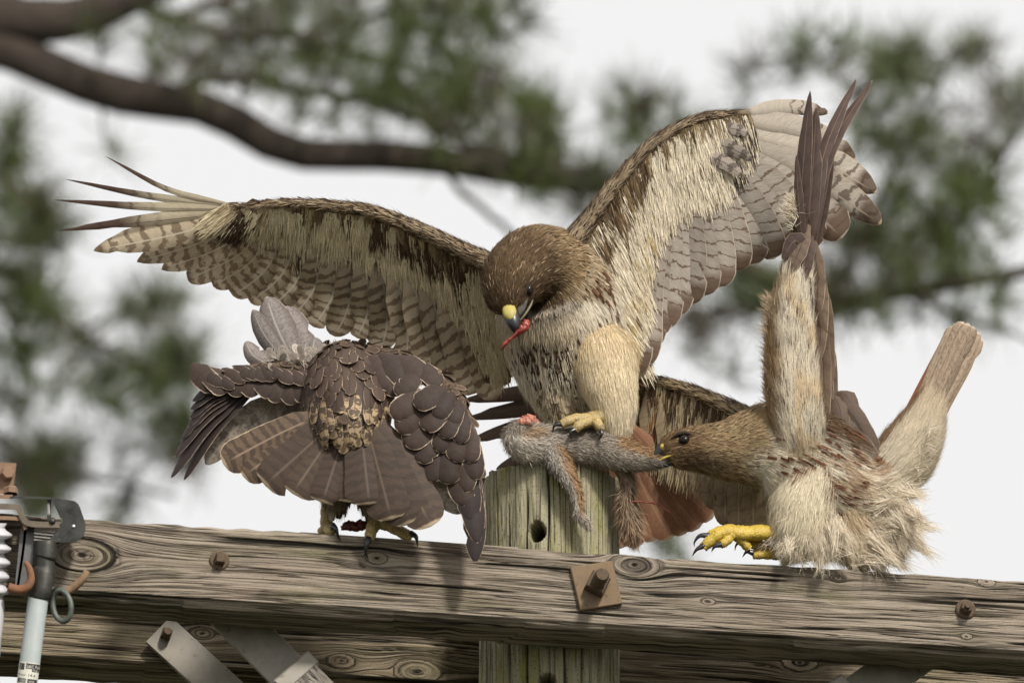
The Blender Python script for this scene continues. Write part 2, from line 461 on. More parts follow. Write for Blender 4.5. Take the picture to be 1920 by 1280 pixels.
def round_bolt(px, py, r, parent, nf, sq=True, tilt=0.3):
    c = PN(px, py, nf)
    g = Geo(); hexnut(g, c - AN * 0.004, AN, r * S, 0.0075, 22)
    w = g.build('washer', M_RUST, parent, smooth=False)
    g = Geo(); hexnut(g, c + AN * 0.003, AN, r * S * 0.62, 0.011, 4 if sq else 6, tilt)
    if not sq: hexnut(g, c + AN * 0.013, AN, r * S * .3, .006, 10)
    g.build('bolt', M_RUST, parent)
round_bolt(411, 1051, 19, arm_front, NF1, True, 0.75)
round_bolt(1810, 1142, 19, arm_front, NF1, False, 0.3)
# the square washer plate with nut and threaded bolt end
c = PN(1117, 1099, NF1)
Zv = np.array([0, 0, 1.0])
ra = R(13)
ex = math.cos(ra) * AA + math.sin(ra) * Zv; ez = -math.sin(ra) * AA + math.cos(ra) * Zv
g = Geo(); g.box(c + AN * 0.002, ex * 41 * S, AN * 0.0035, ez * 43 * S, 0.0012)
plate = g.build('washer_plate', M_RUSTP, arm_front)
g = Geo(); hexnut(g, c + AN * 0.005 + AA * 0.0, AN, 26 * S, 0.016, 4, 0.35); g.build('nut', M_RUST, arm_front)
g = Geo(); pts = [c + AN * (0.01 + 0.0035 * k) for k in range(13)]
g.tube(pts, [0.0098 + 0.0009 * (k % 2) for k in range(12)] + [.0085], 14); g.build('threaded_bolt', M_RUST, arm_front)

# braces
g = Geo()
b0 = PN(296, 1180, NF2 + .012); b1 = PN(560, 1420, NF2 + .012)
u = (b1 - b0) / np.linalg.norm(b1 - b0); v = np.cross(AN, u)
g.box((b0 + b1) / 2, u * np.linalg.norm(b1 - b0) / 2, v * 0.0275, AN * 0.0032, 0.001)
br = g.build('brace', M_GALV, utility_pole); br['label'] = 'flat galvanised steel brace bolted to the rear crossarm'
c = PN(311, 1190, NF2 + .014)
g = Geo(); hexnut(g, c, AN, 13 * S, 0.012, 4, 0.5); hexnut(g, c + AN * .011, AN, 8 * S, .008, 10); g.build('bolt', M_RUST, br)
def wood_brace(x0, y0, x1, y1, n0, n1, side):
    p0 = PN(x0, y0, n0); p1 = PN(x1, y1, n1)
    L = np.linalg.norm(p1 - p0); u = (p1 - p0) / L
    v = np.cross(AN, u); v /= np.linalg.norm(v); n_ = np.cross(u, v)
    g = Geo(); g.box(p0 + u * L * .13, u * L * .21, v * 0.031, n_ * 0.0028, 0.001)
    o = g.build('brace', M_GALV, utility_pole)
    k = 30
    P = []; G = []
    pr = [(-1, -1), (1, -1), (1, 1), (-1, 1)]
    for i in range(k):
        q = p0 + u * (L * (.30 + .70 * i / (k - 1)))
        for j, (a, b) in enumerate(pr):
            P.append(q + v * 0.0285 * a - n_ * 0.020 * b - n_ * side * 0.006); G.append((i * .03, j * .05, 0))
    mk('timber', P, grid_faces(k, 4, True).tolist() + [[3, 2, 1, 0]], M_BRACE_WOOD, o, attrs=dict(gc=np.array(G), crack=np.zeros(len(P))), smooth=False)
    g = Geo(); g.box(p0 + u * L * .325, u * L * .035, v * 0.036, n_ * 0.027, 0.003); g.build('metal_collar', M_GALV, o)
    g = Geo(); hexnut(g, p0 + u * L * .41 - n_ * 0.02, -n_, .006, .004, 8); g.build('bolt', M_RUST, o)
    o['label'] = 'brace with steel end strap and grey timber under the front crossarm'
    return o
wood_brace(440, 1160, 780, 1500, NF1 - ARM_D - .004, 0.1, -1)
wood_brace(1735, 1215, 1270, 1540, NF1 - ARM_D - .004, 0.1, -1)
# ------------------------------------------------------------------ bird toolkit (positions: photo x, photo y, h)
def nrmz(a): return a / (np.linalg.norm(a, axis=-1, keepdims=True) + 1e-9)

def mat_feather(name, base, dark, top=None, bars=8.0, bar_w=0.35, bar_str=0.8, tip_dark=0.0, tip_from=0.86, fringe=None,
                fringe_w=0.10, tip_fringe=0.03, shaft=(0.5, 0.45, 0.38), mott=0.0, trans=0.3, edge_dark=0.0, barfrom=0.15, lead_pale=0.0, rnd=0.18, tip_soft=.07, fringe_edge=1.0):
    t = NT(name)
    uv = t.n('UVMap').outputs[0]
    sep = t.n('SeparateXYZ', Vector=uv); u = sep.outputs[0]; v = sep.outputs[1]
    rn = t.n('ObjectInfo').outputs['Random']
    a = t.math('ABSOLUTE', t.math('SUBTRACT', t.math('MULTIPLY', u, 2.0), 1.0))          # 0 shaft .. 1 edge
    uvn = t.n('CombineXYZ', X=u, Y=t.math('MULTIPLY', v, 4.0), Z=t.math('MULTIPLY', rn, 37.0)).outputs[0]
    n1 = t.noise(uvn, 3.0, 4, 0.6)
    # barbs run obliquely outwards
    bc = t.n('CombineXYZ', X=t.math('MULTIPLY', a, 3.0), Y=t.math('MULTIPLY', t.math('SUBTRACT', v, t.math('MULTIPLY', a, 0.10)), 110.0), Z=t.math('MULTIPLY', rn, 91.0)).outputs[0]
    barb = t.noise(bc, 1.0, 2, 0.5)
    col = t.mix(t.mr(barb, 0.3, 0.7), tuple(q * 0.80 for q in base), tuple(min(1, q * 1.14) for q in base))
    if lead_pale: col = t.mix(t.math('MULTIPLY', t.mr(u, 0.45, 0.8), lead_pale), col, tuple(min(1, q * 1.5) for q in base))
    if bars:
        ph = t.math('ADD', t.math('MULTIPLY', v, bars), t.math('ADD', t.math('MULTIPLY', t.math('SUBTRACT', n1, 0.5), 1.5), t.math('ADD', t.math('MULTIPLY', a, -0.12), t.math('MULTIPLY', rn, 0.9))))
        fr = t.math('ABSOLUTE', t.math('SUBTRACT', t.math('FRACT', ph), 0.5))
        b = t.mr(fr, bar_w * 0.5, bar_w * 0.5 + 0.09, 1, 0, True)
        b = t.math('MULTIPLY', b, t.mr(v, barfrom, barfrom + 0.1))
        b = t.math('MULTIPLY', b, bar_str)
        col = t.mix(b, col, dark)
    if mott:
        n2 = t.noise(uvn, 9.0, 4, 0.7)
        col = t.mix(t.math('MULTIPLY', t.mr(n2, 0.48, 0.62), mott), col, dark)
    if edge_dark:
        col = t.mix(t.math('MULTIPLY', t.mr(a, 0.55, 1.0), edge_dark), col, dark)
    if tip_dark:
        vv = t.math('ADD', v, t.math('MULTIPLY', t.math('SUBTRACT', n1, 0.5), 0.06))
        col = t.mix(t.math('MULTIPLY', t.mr(vv, tip_from, tip_from + tip_soft, 0, 1, True), tip_dark), col, dark)
    if fringe is not None:
        an = t.math('ADD', a, t.math('MULTIPLY', t.math('SUBTRACT', n1, 0.5), 0.16))
        f1 = t.mr(an, 1 - fringe_w, 1 - fringe_w * 0.35, 0, 1, True)
        f1 = t.math('MULTIPLY', f1, t.mr(v, 0.25, 0.6, 0.15 * fringe_edge, fringe_edge))
        f2 = t.mr(t.math('ADD', v, t.math('MULTIPLY', t.math('SUBTRACT', n1, .5), 0.03)), 1 - tip_fringe, 1 - tip_fringe * 0.4, 0, 1, True)
        col = t.mix(t.math('MAXIMUM', f1, f2), col, fringe)
    col = t.mix(t.math('MULTIPLY', t.mr(a, 0.035, 0.075, 1, 0), t.mr(v, 0.85, 0.95, 0.8, 0)), col, shaft)
    br = t.mr(rn, 0, 1, 1 - rnd, 1 + rnd)
    col = t.vmul(col, t.n('CombineXYZ', X=br, Y=br, Z=br).outputs[0])
    if top is not None:
        topc = t.mix(t.mr(barb, 0.3, 0.7), tuple(q * 0.8 for q in top), tuple(q * 1.15 for q in top))
        col = t.mix(t.n('NewGeometry').outputs['Backfacing'], col, topc)
    bp = t.bump(barb, 0.35, 0.0006)
    p = t.pri(col, 0.62, Normal=bp, Specular_IOR_Level=0.22)
    tr = t.n('BsdfTranslucent', Color=col)
    ms = t.n('MixShader', i0=trans, i1=p.outputs[0], i2=tr.outputs[0])
    return t.done(ms.outputs[0])

def mat_plume(name, trans=0.15):
    t = NT(name)
    uv = t.n('UVMap').outputs[0]
    sep = t.n('SeparateXYZ', Vector=uv); u = sep.outputs[0]; v = sep.outputs[1]
    col = t.attr('col', 'Vector'); st = t.attr('streak'); rn = t.attr('rnd')
    a = t.math('ABSOLUTE', t.math('SUBTRACT', t.math('MULTIPLY', u, 2.0), 1.0))
    bc = t.n('CombineXYZ', X=t.math('MULTIPLY', a, 1.2), Y=t.math('MULTIPLY', t.math('SUBTRACT', v, t.math('MULTIPLY', a, 0.35)), 16.0), Z=t.math('MULTIPLY', rn, 91.0)).outputs[0]
    barb = t.noise(bc, 1.0, 2, 0.5)
    m = t.math('MULTIPLY', t.mr(barb, 0.3, 0.7, 0.78, 1.16), t.mr(rn, 0, 1, 0.84, 1.14))
    c = t.vmul(col, t.n('CombineXYZ', X=m, Y=m, Z=m).outputs[0])
    sm = t.math('MULTIPLY', st, t.mr(a, 0.30, 0.55, 1, 0, True))
    sm = t.math('MULTIPLY', sm, t.mr(v, 0.2, 0.4))
    c = t.mix(sm, c, t.attr('scol', 'Vector'))
    fr = t.attr('fringe')
    fm = t.math('MULTIPLY', fr, t.math('MAXIMUM', t.mr(a, 0.72, 0.95), t.mr(v, 0.86, 0.95)))
    c = t.mix(fm, c, t.vmul(t.vadd(col, (0.10, 0.085, 0.06)), (1.5, 1.45, 1.35)))
    p = t.pri(c, 0.8, Specular_IOR_Level=0.12)
    tr = t.n('BsdfTranslucent', Color=c)
    return t.done(t.n('MixShader', i0=trans, i1=p.outputs[0], i2=tr.outputs[0]).outputs[0])

def feather(parent, name, pts, W, mat, nrm=(0, 0, 1), tip=0.30, tpow=2.0, asym=0.5, camber=0.10, n=13, m=7, base=0.35, rag=0.05, seed=None, label=None, swell=0.0):
    """one vane with a shaft through pts; nrm is the side shown first; asym = share of the width on the +side"""
    r_ = np.random.default_rng(int(abs(pts[-1][0] * 7 + pts[-1][1] * 13 + W * 3)) if seed is None else seed)
    W = W * r_.uniform(.92, 1.08); nrm = np.asarray(nrm, float) + r_.normal(size=3) * [.10, .06, 0]
    P = spline(pts, 40); q_ = 1 - (1 - np.linspace(0, 1, n)) ** 1.7
    P = np.stack([np.interp(q_, np.linspace(0, 1, 40), P[:, k_]) for k_ in range(3)], 1)
    T = nrmz(np.gradient(P, axis=0)); N = nrmz(np.asarray(nrm, float))
    sd = nrmz(np.cross(np.broadcast_to(N, T.shape), T)); nn = nrmz(np.cross(T, sd))
    t = q_
    wd = (base + (1 - base) * sstep(0, 0.28, t)) * (1 + swell * (t - 0.5))
    k = np.clip((t - (1 - tip)) / tip, 0, 1); wd = wd * np.clip(1 - k ** tpow, 0.0, 1) ** (1 / tpow if tpow > 1.2 else 1.0)
    wd[-1] = 0.03
    u = np.linspace(-1, 1, m)
    wl_ = W * 2 * (1 - asym); wr_ = W * 2 * asym
    off = np.where(u < 0, u * wl_ / 2, u * wr_ / 2)
    jag = 1 + rag * (r_.random((n, m)) - 0.6) * (np.abs(u) > 0.9)[None, :]
    if rag > 0:
        for _ in range(2):
            if r_.random() < 0.5: jag[r_.integers(n // 3, n - 1), 0 if r_.random() < .5 else m - 1] *= 0.72
    wob = 1 + 0.0 * t
    Q = P[:, None, :] + (off[None, :, None] * jag[..., None] * wd[:, None, None]) * sd[:, None, :] \
        + (camber * W * (1 - np.abs(u)[None, :, None] ** 1.6) * wd[:, None, None]) * nn[:, None, :]
    # barbs sweep towards the tip at the edge
    Q = Q + (np.abs(u)[None, :, None] * 0.10 * W * (1 - k)[:, None, None]) * T[:, None, :]
    uv = np.stack(np.broadcast_arrays((u[None, :] * .5 + .5), t[:, None]), -1).reshape(-1, 2)
    # front side of the faces looks along nn
    F = grid_faces(n, m)
    a, b, c_ = Q[n // 2, m // 2], Q[n // 2, m // 2 + 1], Q[n // 2 + 1, m // 2 + 1]
    if np.cross(b - a, c_ - a) @ nn[n // 2] < 0: F = F[:, ::-1]
    # photo space is left-handed (y runs down), so turn once more
    o = mk(name, PHs(Q.reshape(-1, 3)), F[:, ::-1].copy(), mat, parent, uv=uv)
    if label: o['label'] = label
    return o

def loft(secs, n=56, m=36):
    s = spline(np.array([(*q, q[3]) if len(q) == 4 else q for q in secs], float), n)
    C = s[:, :3]; ra = np.maximum(s[:, 3], 0.5); rb = np.maximum(s[:, 4], 0.5) if s.shape[1] > 4 else ra
    T, A, B = frames(C)
    th = np.linspace(0, 2 * math.pi, m, endpoint=False)
    G = C[:, None] + rb[:, None, None] * np.cos(th)[None, :, None] * A[:, None] + ra[:, None, None] * np.sin(th)[None, :, None] * B[:, None]
    return dict(G=G, C=C, r=ra, n=n, m=m, T=T)

def loft_obj(name, lf, mat, parent, colf=None, label=None):
    n, m, G = lf['n'], lf['m'], lf['G']
    V = np.vstack([G.reshape(-1, 3), lf['C'][:1], lf['C'][-1:]])
    F = grid_faces(n, m, True).tolist()
    F += [[(j + 1) % m, j, n * m] for j in range(m)] + [[(n - 1) * m + j, (n - 1) * m + (j + 1) % m, n * m + 1] for j in range(m)]
    at = None
    if colf is not None:
        s = np.concatenate([np.repeat(np.linspace(0, 1, n), m), [0, 1]])
        Nn = np.vstack([nrmz(G - lf['C'][:, None]).reshape(-1, 3), [[0, 0, 1], [0, 0, 1]]])
        c = colf(V, s, Nn)[0]
        at = dict(col=c * 0.8, rnd=np.full(len(V), .5), streak=np.zeros(len(V)), fringe=np.zeros(len(V)), scol=c)
    o = mk(name, PHs(V), F, mat, parent, attrs=at, uv=np.zeros((len(V), 2)) + 0.5)
    if label: o['label'] = label
    return o

def sample_loft(lf, N, r_, s0=0.0, s1=1.0):
    n, m, G = lf['n'], lf['m'], lf['G']
    seg = np.linalg.norm(np.diff(lf['C'], axis=0), axis=1); seg = np.append(seg, seg[-1])
    sv = np.linspace(0, 1, n)
    w = (lf['r'] * seg + 3) * ((sv >= s0) & (sv <= s1)); w = w / w.sum()
    i = r_.choice(n, N, p=w); fs = np.clip(i + r_.random(N) - .5, 0, n - 1.001)
    ft = r_.random(N) * m
    i0 = fs.astype(int); a = (fs - i0)[:, None]; j0 = ft.astype(int) % m; j1 = (j0 + 1) % m; b = (ft - ft.astype(int))[:, None]
    g = lambda I, J: G[I, J]
    P = (g(i0, j0) * (1 - b) + g(i0, j1) * b) * (1 - a) + (g(i0 + 1, j0) * (1 - b) + g(i0 + 1, j1) * b) * a
    C = lf['C'][i0] * (1 - a) + lf['C'][i0 + 1] * a
    D = nrmz((g(i0 + 1, j0) - g(i0, j0)) * (1 - b) + (g(i0 + 1, j1) - g(i0, j1)) * b)
    E = g(i0, j1) - g(i0, j0)
    Nn = nrmz(np.cross(D, E)); sg = np.sign((Nn * (P - C)).sum(1, keepdims=True)); Nn = Nn * np.where(sg == 0, 1, sg)
    bad = np.linalg.norm(D, axis=1) < 0.5
    D[bad] = lf['T'][i0][bad]
    return P, D, Nn, fs / (n - 1)

ROWS = np.array([0.0, 0.28, 0.60, 0.82, 0.94, 1.0]); RW = np.array([0.50, 0.9, 1.0, 0.86, 0.58, 0.16]); NR = 6
def plumes(P, D, Nn, L, Wd, lift, col, streak, fringe, scol, r_, off=1.0, curl=0.0, rv=1.0, cam=.06):
    """many small contour feathers as one vertex soup: returns V, F, uv, attrs"""
    N = len(P); L = np.broadcast_to(L, (N,)); Wd = np.broadcast_to(Wd, (N,)); lift = np.broadcast_to(lift, (N,))
    sd = nrmz(np.cross(Nn, D))
    t = ROWS[None, :, None]
    rise = off + L[:, None, None] * (lift[:, None, None] * t - curl * t * t)
    ctr = P[:, None] + D[:, None] * (L[:, None, None] * t) + Nn[:, None] * rise
    u = np.array([-1.0, 0.0, 1.0])
    jag = 1 + 0.16 * (r_.random((N, NR, 3)) - .5)
    V = ctr[:, :, None, :] + sd[:, None, None, :] * (Wd[:, None, None] * 0.5 * RW[None, :, None] * u[None, None] * jag)[..., None] \
        + Nn[:, None, None, :] * (Wd[:, None, None] * cam * (1 - np.abs(u))[None, None] * RW[None, :, None])[..., None]
    V[:, NR - 1] += D[:, None, :] * (L[:, None, None] * 0.05 * (r_.random((N, 3, 1)) - 0.6))
    V = V.reshape(-1, 3)
    F0 = grid_faces(NR, 3)
    F = (F0[None] + (np.arange(N) * NR * 3)[:, None, None]).reshape(-1, 4)
    uv = np.stack(np.broadcast_arrays(u[None, :] * .5 + .5, ROWS[:, None]), -1).reshape(1, NR * 3, 2)
    uv = np.broadcast_to(uv, (N, NR * 3, 2)).reshape(-1, 2)
    rep = lambda q: np.repeat(np.asarray(q, float), NR * 3, axis=0)
    at = dict(col=rep(col), streak=rep(np.broadcast_to(streak, (N,))), rnd=rep(.5 + rv * (r_.random(N) - .5)), fringe=rep(np.broadcast_to(fringe, (N,))), scol=rep(np.broadcast_to(scol, (N, 3))))
    return V, F, uv, at

def strands(P, D, Nn, L, wd, lift, col, r_, bend=0.0, spread=0.25):
    N = len(P); L = np.broadcast_to(L, (N,)) * (0.6 + 0.8 * r_.random(N))
    D = nrmz(D + spread * r_.normal(size=(N, 3)) * 0.6)
    sd = nrmz(np.cross(Nn + 0.3 * r_.normal(size=(N, 3)), D))
    t = np.array([0, .5, 1.0])[None, :, None]
    ctr = P[:, None] + D[:, None] * (L[:, None, None] * t) + Nn[:, None] * (0.5 + L[:, None, None] * (lift * t - bend * t * t))
    hw = wd * 0.5 * np.array([1.0, 0.8, 0.18])
    V = np.stack([ctr - sd[:, None] * hw[None, :, None], ctr + sd[:, None] * hw[None, :, None]], 2).reshape(-1, 3)
    F = (grid_faces(3, 2)[None] + (np.arange(N) * 6)[:, None, None]).reshape(-1, 4)
    uv = np.broadcast_to(np.array([[.5, .1], [.5, .1], [.5, .5], [.5, .5], [.5, .9], [.5, .9]])[None], (N, 6, 2)).reshape(-1, 2)
    rep = lambda q: np.repeat(np.asarray(q, float), 6, axis=0)
    z = np.zeros(N)
    at = dict(col=rep(col), streak=rep(z), rnd=rep(r_.random(N)), fringe=rep(z), scol=rep(col))
    return V, F, uv, at

class Soup:
    def __init__(s): s.V = []; s.F = []; s.U = []; s.A = {}; s.n = 0
    def add(s, q):
        V, F, U, A = q
        s.V.append(V); s.F.append(F + s.n); s.U.append(U); s.n += len(V)
        for k, a in A.items(): s.A.setdefault(k, []).append(a)
    def build(s, name, mat, parent, label=None):
        o = mk(name, PHs(np.vstack(s.V)), np.vstack(s.F), mat, parent, uv=np.vstack(s.U), attrs={k: np.concatenate(a) for k, a in s.A.items()}, kind='stuff')
        if label: o['label'] = label
        return o

def dress(soup, lf, colf, N, L, Wd, lift=0.12, ns=0, sl=None, seed=1, s0=0.0, s1=1.0, fringe=0.0, sw=1.0, slift=0.18, curl=0.06, sspread=.25, rv=.5, cv=.3, flecks=0.0, fleckcol=(.55, .42, .27), cam=.06):
    """plumage over a loft: N contour feathers and ns loose barbs"""
    r_ = np.random.default_rng(seed)
    P, D, Nn, s = sample_loft(lf, N, r_, s0, s1)
    col, st, sco = colf(P, s, Nn)
    Lv = L(s) if callable(L) else L; Wv = Wd(s) if callable(Wd) else Wd
    Dj = nrmz(D + 0.16 * r_.normal(size=D.shape))
    fr = fringe(P, s) if callable(fringe) else fringe
    soup.add(plumes(P, Dj, Nn, Lv * (0.75 + 0.5 * r_.random(N)), Wv * (0.8 + .4 * r_.random(N)), lift * (0.5 + r_.random(N)), col, st, fr, sco, r_, curl=curl, rv=rv, cam=cam))
    if ns:
        P, D, Nn, s = sample_loft(lf, ns, r_, s0, s1)
        col, st, sco = colf(P, s, Nn)
        Lq = sl(s) if callable(sl) else (sl if sl else (Lv.mean() if hasattr(Lv, 'mean') else Lv))
        m = (r_.random(ns) < st * 0.8)[:, None]
        col = np.where(m, sco, col) * (1 - cv / 2 + cv * r_.random((ns, 1)))
        fk = r_.random(ns) < flecks; col[fk] = fleckcol
        soup.add(strands(P + Nn * 2, D, Nn, Lq, sw, slift, col, r_, spread=sspread))

def marks(soup, lf, mask, n, L, Wd, col, seed, gap=9.0, lift=5.5):
    """dark teardrop feather tips scattered over part of a loft"""
    r_ = np.random.default_rng(seed)
    P, D, Nn, s = sample_loft(lf, 9000, r_)
    ok = np.flatnonzero((r_.random(9000) < mask(P)) & (Nn[:, 2] > .05)); keep = []
    for i in ok:
        if len(keep) >= n: break
        if all(np.linalg.norm(P[i] - P[k]) > gap for k in keep): keep.append(i)
    k = np.array(keep)
    cc = np.tile(np.asarray(col, float), (len(k), 1)) * r_.uniform(.6, 1.5, (len(k), 1))
    soup.add(plumes(P[k] + Nn[k] * lift, nrmz(D[k] + r_.normal(size=(len(k), 3)) * .12), Nn[k], L * r_.uniform(.6, 1.3, len(k)), Wd * r_.uniform(.7, 1.4, len(k)), .02, cc, 0, 0, col, r_, rv=.5))
    for q in range(6):
        soup.add(strands(P[k] + Nn[k] * lift + r_.normal(size=(len(k), 3)) * Wd * .25, D[k], Nn[k], L * 1.2, 1.0, .03, cc, r_, spread=.1))

def noisy(col, P, r_amp=0.12, f=0.05, seed=1):
    k = 1 + r_amp * 2 * (vnoise(P[:, 0] * f + 50, P[:, 1] * f + 3 * P[:, 2] * f, seed) - .5)
    return np.clip(col * k[:, None], 0, 1)

def lerpc(a, b, f): return np.asarray(a)[None] * (1 - f[:, None]) + np.asarray(b)[None] * f[:, None]

def coverts(soup, LE, CE, rows, cols, L, Wd, colf, facing, seed, off=3.0, lift=0.0, jit=0.3, f0=0.0, f1=1.0, rv=.2, barbs=24):
    """overlapping rows of coverts between a leading edge LE and the line CE where they end"""
    r_ = np.random.default_rng(seed)
    A = spline(LE, cols); B = spline(CE, cols)
    P = []; D = []; fr = []; uu = []
    for k in range(rows):
        f = f0 + (f1 - f0) * (k + 0.0) / max(rows - 1, 1)
        p = A + (B - A) * f; d = nrmz(B - A)
        sh = (k % 2) * 0.5
        p = p + np.roll(np.diff(p, axis=0, append=p[-1:] * 2 - p[-2:-1]), 0, 0) * sh
        P.append(p); D.append(d); fr.append(np.full(cols, f)); uu.append(np.linspace(0, 1, cols))
    P = np.vstack(P); D = np.vstack(D); fr = np.concatenate(fr); uu = np.concatenate(uu)
    P = P + r_.normal(size=P.shape) * np.array([1, 1, .2]) * jit * Wd * 0.5
    D = nrmz(D + r_.normal(size=D.shape) * np.array([1, 1, .15]) * 0.06)
    Nn = np.tile(np.array([[0, 0, float(facing)]]), (len(P), 1)); Nn = nrmz(Nn - D * (Nn * D).sum(1, keepdims=True))
    col, st, sco, frg = colf(P, fr, uu, r_)
    Lr = L * (0.8 + .4 * r_.random(len(P))); Wr = Wd * (0.85 + .3 * r_.random(len(P)))
    o_ = off * (1.6 - fr)
    soup.add(plumes(P + Nn * o_[:, None], D, Nn, Lr, Wr, lift, col, st, frg, sco, r_, off=0.5, rv=rv, cam=.03))
    if barbs:
        ii = np.repeat(np.arange(len(P)), barbs); sd = nrmz(np.cross(Nn, D)); n_ = len(ii)
        Q = P[ii] + D[ii] * (Lr[ii] * r_.random(n_) * .85)[:, None] + sd[ii] * (Wr[ii] * (r_.random(n_) - .5) * 1.3)[:, None] + Nn[ii] * (o_[ii] + 1.2)[:, None]
        cc = np.where((r_.random(n_) < st[ii] * .7)[:, None], np.broadcast_to(sco, (len(P), 3))[ii], col[ii])
        soup.add(strands(Q, D[ii], Nn[ii], 26, 2.0, .015, cc * (.95 + .10 * r_.random((n_, 1))), r_, spread=.10))
    return P, D, Nn, fr, uu

def toe(g, pts, r0, r1):
    """a scaly toe with knuckle pads"""
    P = spline(pts, 22); t = np.linspace(0, 1, 22)
    rad = (r0 + (r1 - r0) * t) * (1 + 0.13 * np.abs(np.sin(t * math.pi * 3.2)) + 0.05 * np.sin(t * 60))
    V, F = tube_geo(P, rad, 12)
    g.add(PHs(V), F.tolist() + [list(range(11, -1, -1)), list(range(21 * 12, 22 * 12))])
def talon(parent, pts, r0, mat):
    P = spline(pts, 12); t = np.linspace(0, 1, 12)
    V, F = tube_geo(P, r0 * (1 - t * 0.93), 10)
    g = Geo(); g.add(PHs(V), F.tolist() + [list(range(9, -1, -1)), list(range(110, 120))]); return g.build('talon', mat, parent, smooth=True)

def mat_scaly(name, col, dark):
    t = NT(name); tc = t.n('TexCoord').outputs['Object']
    vo = t.n('TexVoronoi', dict(feature='DISTANCE_TO_EDGE'), Vector=tc, Scale=260.0).outputs['Distance']
    n = t.noise(tc, 70, 4, .6)
    c = t.mix(t.mr(n, .3, .7), tuple(q * .75 for q in col), tuple(min(1, q * 1.15) for q in col))
    c = t.mix(t.mr(vo, 0.0, 0.09, 0.75, 0), c, dark)
    c = t.mix(t.mr(t.noise(tc, 130, 4, .6), .58, .68, 0, .5), c, dark)
    return t.done(t.pri(c, 0.5, Normal=t.bump(vo, 0.5, 0.0015), Specular_IOR_Level=.35).outputs[0])

M_PLUME = mat_plume('contour_feathers')
M_CLAW = mat_plain('black_horn', (0.018, 0.016, 0.016), 0.28, 0, 0.3, 90, 0.1)
M_BEAK = mat_plain('dark_bill_horn', (0.022, 0.021, 0.024), 0.35, 0, 0.3, 60, 0.1)
M_CERE = mat_plain('yellow_cere', (0.44, 0.365, 0.085), 0.6, 0, 0.15, 120, 0.3, 0.62, (0.25, 0.2, 0.06))
M_CERE2 = mat_plain('yellow_gape', (0.62, 0.46, 0.10), 0.4, 0, 0.15, 120, 0.2)
M_LORE = mat_plain('grey_lore_skin', (0.09, 0.078, 0.062), 0.85, 0, 0.3, 150, 0.4)
M_EYE = mat_plain('dark_eye', (0.010, 0.007, 0.005), 0.2, 0, 0.2, 200, spec=.18)
M_BROW = mat_plain('brow_ridge', (0.045, 0.032, 0.022), 0.9, 0, 0.4, 150, .4, spec=.1)
M_FOOT = mat_scaly('yellow_scaly_foot', (0.60, 0.42, 0.06), (0.16, 0.10, 0.03))
M_FOOT2 = mat_scaly('tan_scaly_foot', (0.46, 0.34, 0.14), (0.10, 0.07, 0.04))
M_FLESH = mat_plain('raw_flesh', (0.30, 0.045, 0.03), 0.25, 0, 0.5, 160, 0.6, 0.6, (0.45, 0.22, 0.17))
M_FLESH2 = mat_plain('drying_flesh', (0.12, 0.018, 0.015), 0.35, 0, 0.5, 200, 0.6)

def ball(name, c, r, mat, parent, sq=(1, 1, 1)):
    th = np.linspace(0, math.pi, 11); ph = np.linspace(0, 2 * math.pi, 18, endpoint=False)
    V = np.array([[c[0] + sq[0] * r * math.sin(a) * math.cos(b), c[1] + sq[1] * r * math.cos(a), c[2] + sq[2] * r * math.sin(a) * math.sin(b)] for a in th for b in ph])
    return mk(name, PHs(V), grid_faces(11, 18, True), mat, parent)
def stub(name, secs, mat, parent, n=20, m=16, label=None):
    return loft_obj(name, loft(secs, n, m), mat, parent, None, label)
# ------------------------------------------------------------------ adult hawk on the pole top, wings spread
CREAM = np.array([0.76, 0.67, 0.50]); BUFF = np.array([0.50, 0.38, 0.22]); BROWN = np.array([0.120, 0.076, 0.044]); DARK = np.array([0.045, 0.028, 0.018])
GOLD = np.array([0.27, 0.175, 0.09]); WHITE = np.array([0.83, 0.755, 0.62])
hawk_c = empty('hawk', PH(1085, 800, 40), 'adult hawk with both wings spread wide, perched on the pole top gripping a squirrel', 'hawk', 'hawks feeding on the pole')

M_FL_L = mat_feather('underwing_flight_feather_barred', (0.50, 0.41, 0.29), (0.15, 0.095, 0.055), top=(0.12, 0.085, 0.06), bars=9, bar_w=0.30, bar_str=0.75, tip_dark=0.75, tip_from=0.90, trans=0.42, shaft=(0.62, 0.55, 0.42), edge_dark=0.15, lead_pale=.25)
M_PR_L = mat_feather('underwing_primary_dark_tip', (0.62, 0.53, 0.38), (0.085, 0.045, 0.034), top=(0.10, 0.07, 0.05), bars=9, bar_w=0.18, bar_str=0.6, tip_dark=0.95, tip_from=0.40, tip_soft=.3, trans=0.35, shaft=(0.10, 0.06, 0.05), barfrom=.4)
M_FL_R = mat_feather('underwing_flight_feather_pale', (0.44, 0.385, 0.325), (0.13, 0.078, 0.048), top=(0.12, 0.085, 0.06), bars=10, bar_w=0.07, bar_str=0.9, tip_dark=0.9, tip_from=0.74, tip_soft=.12, trans=0.25, shaft=(0.40, 0.33, 0.27), edge_dark=0.25, fringe=(0.6, 0.5, 0.4), fringe_w=0.06, tip_fringe=0.025)
M_PR_R = mat_feather('underwing_primary_barred', (0.48, 0.42, 0.345), (0.075, 0.045, 0.028), top=(0.10, 0.07, 0.05), bars=10, bar_w=0.22, bar_str=0.75, tip_dark=0.85, tip_from=0.80, trans=0.25, shaft=(0.45, 0.37, 0.3), barfrom=.5, fringe=(0.5, 0.38, 0.25), fringe_w=0.05, tip_fringe=0.02)
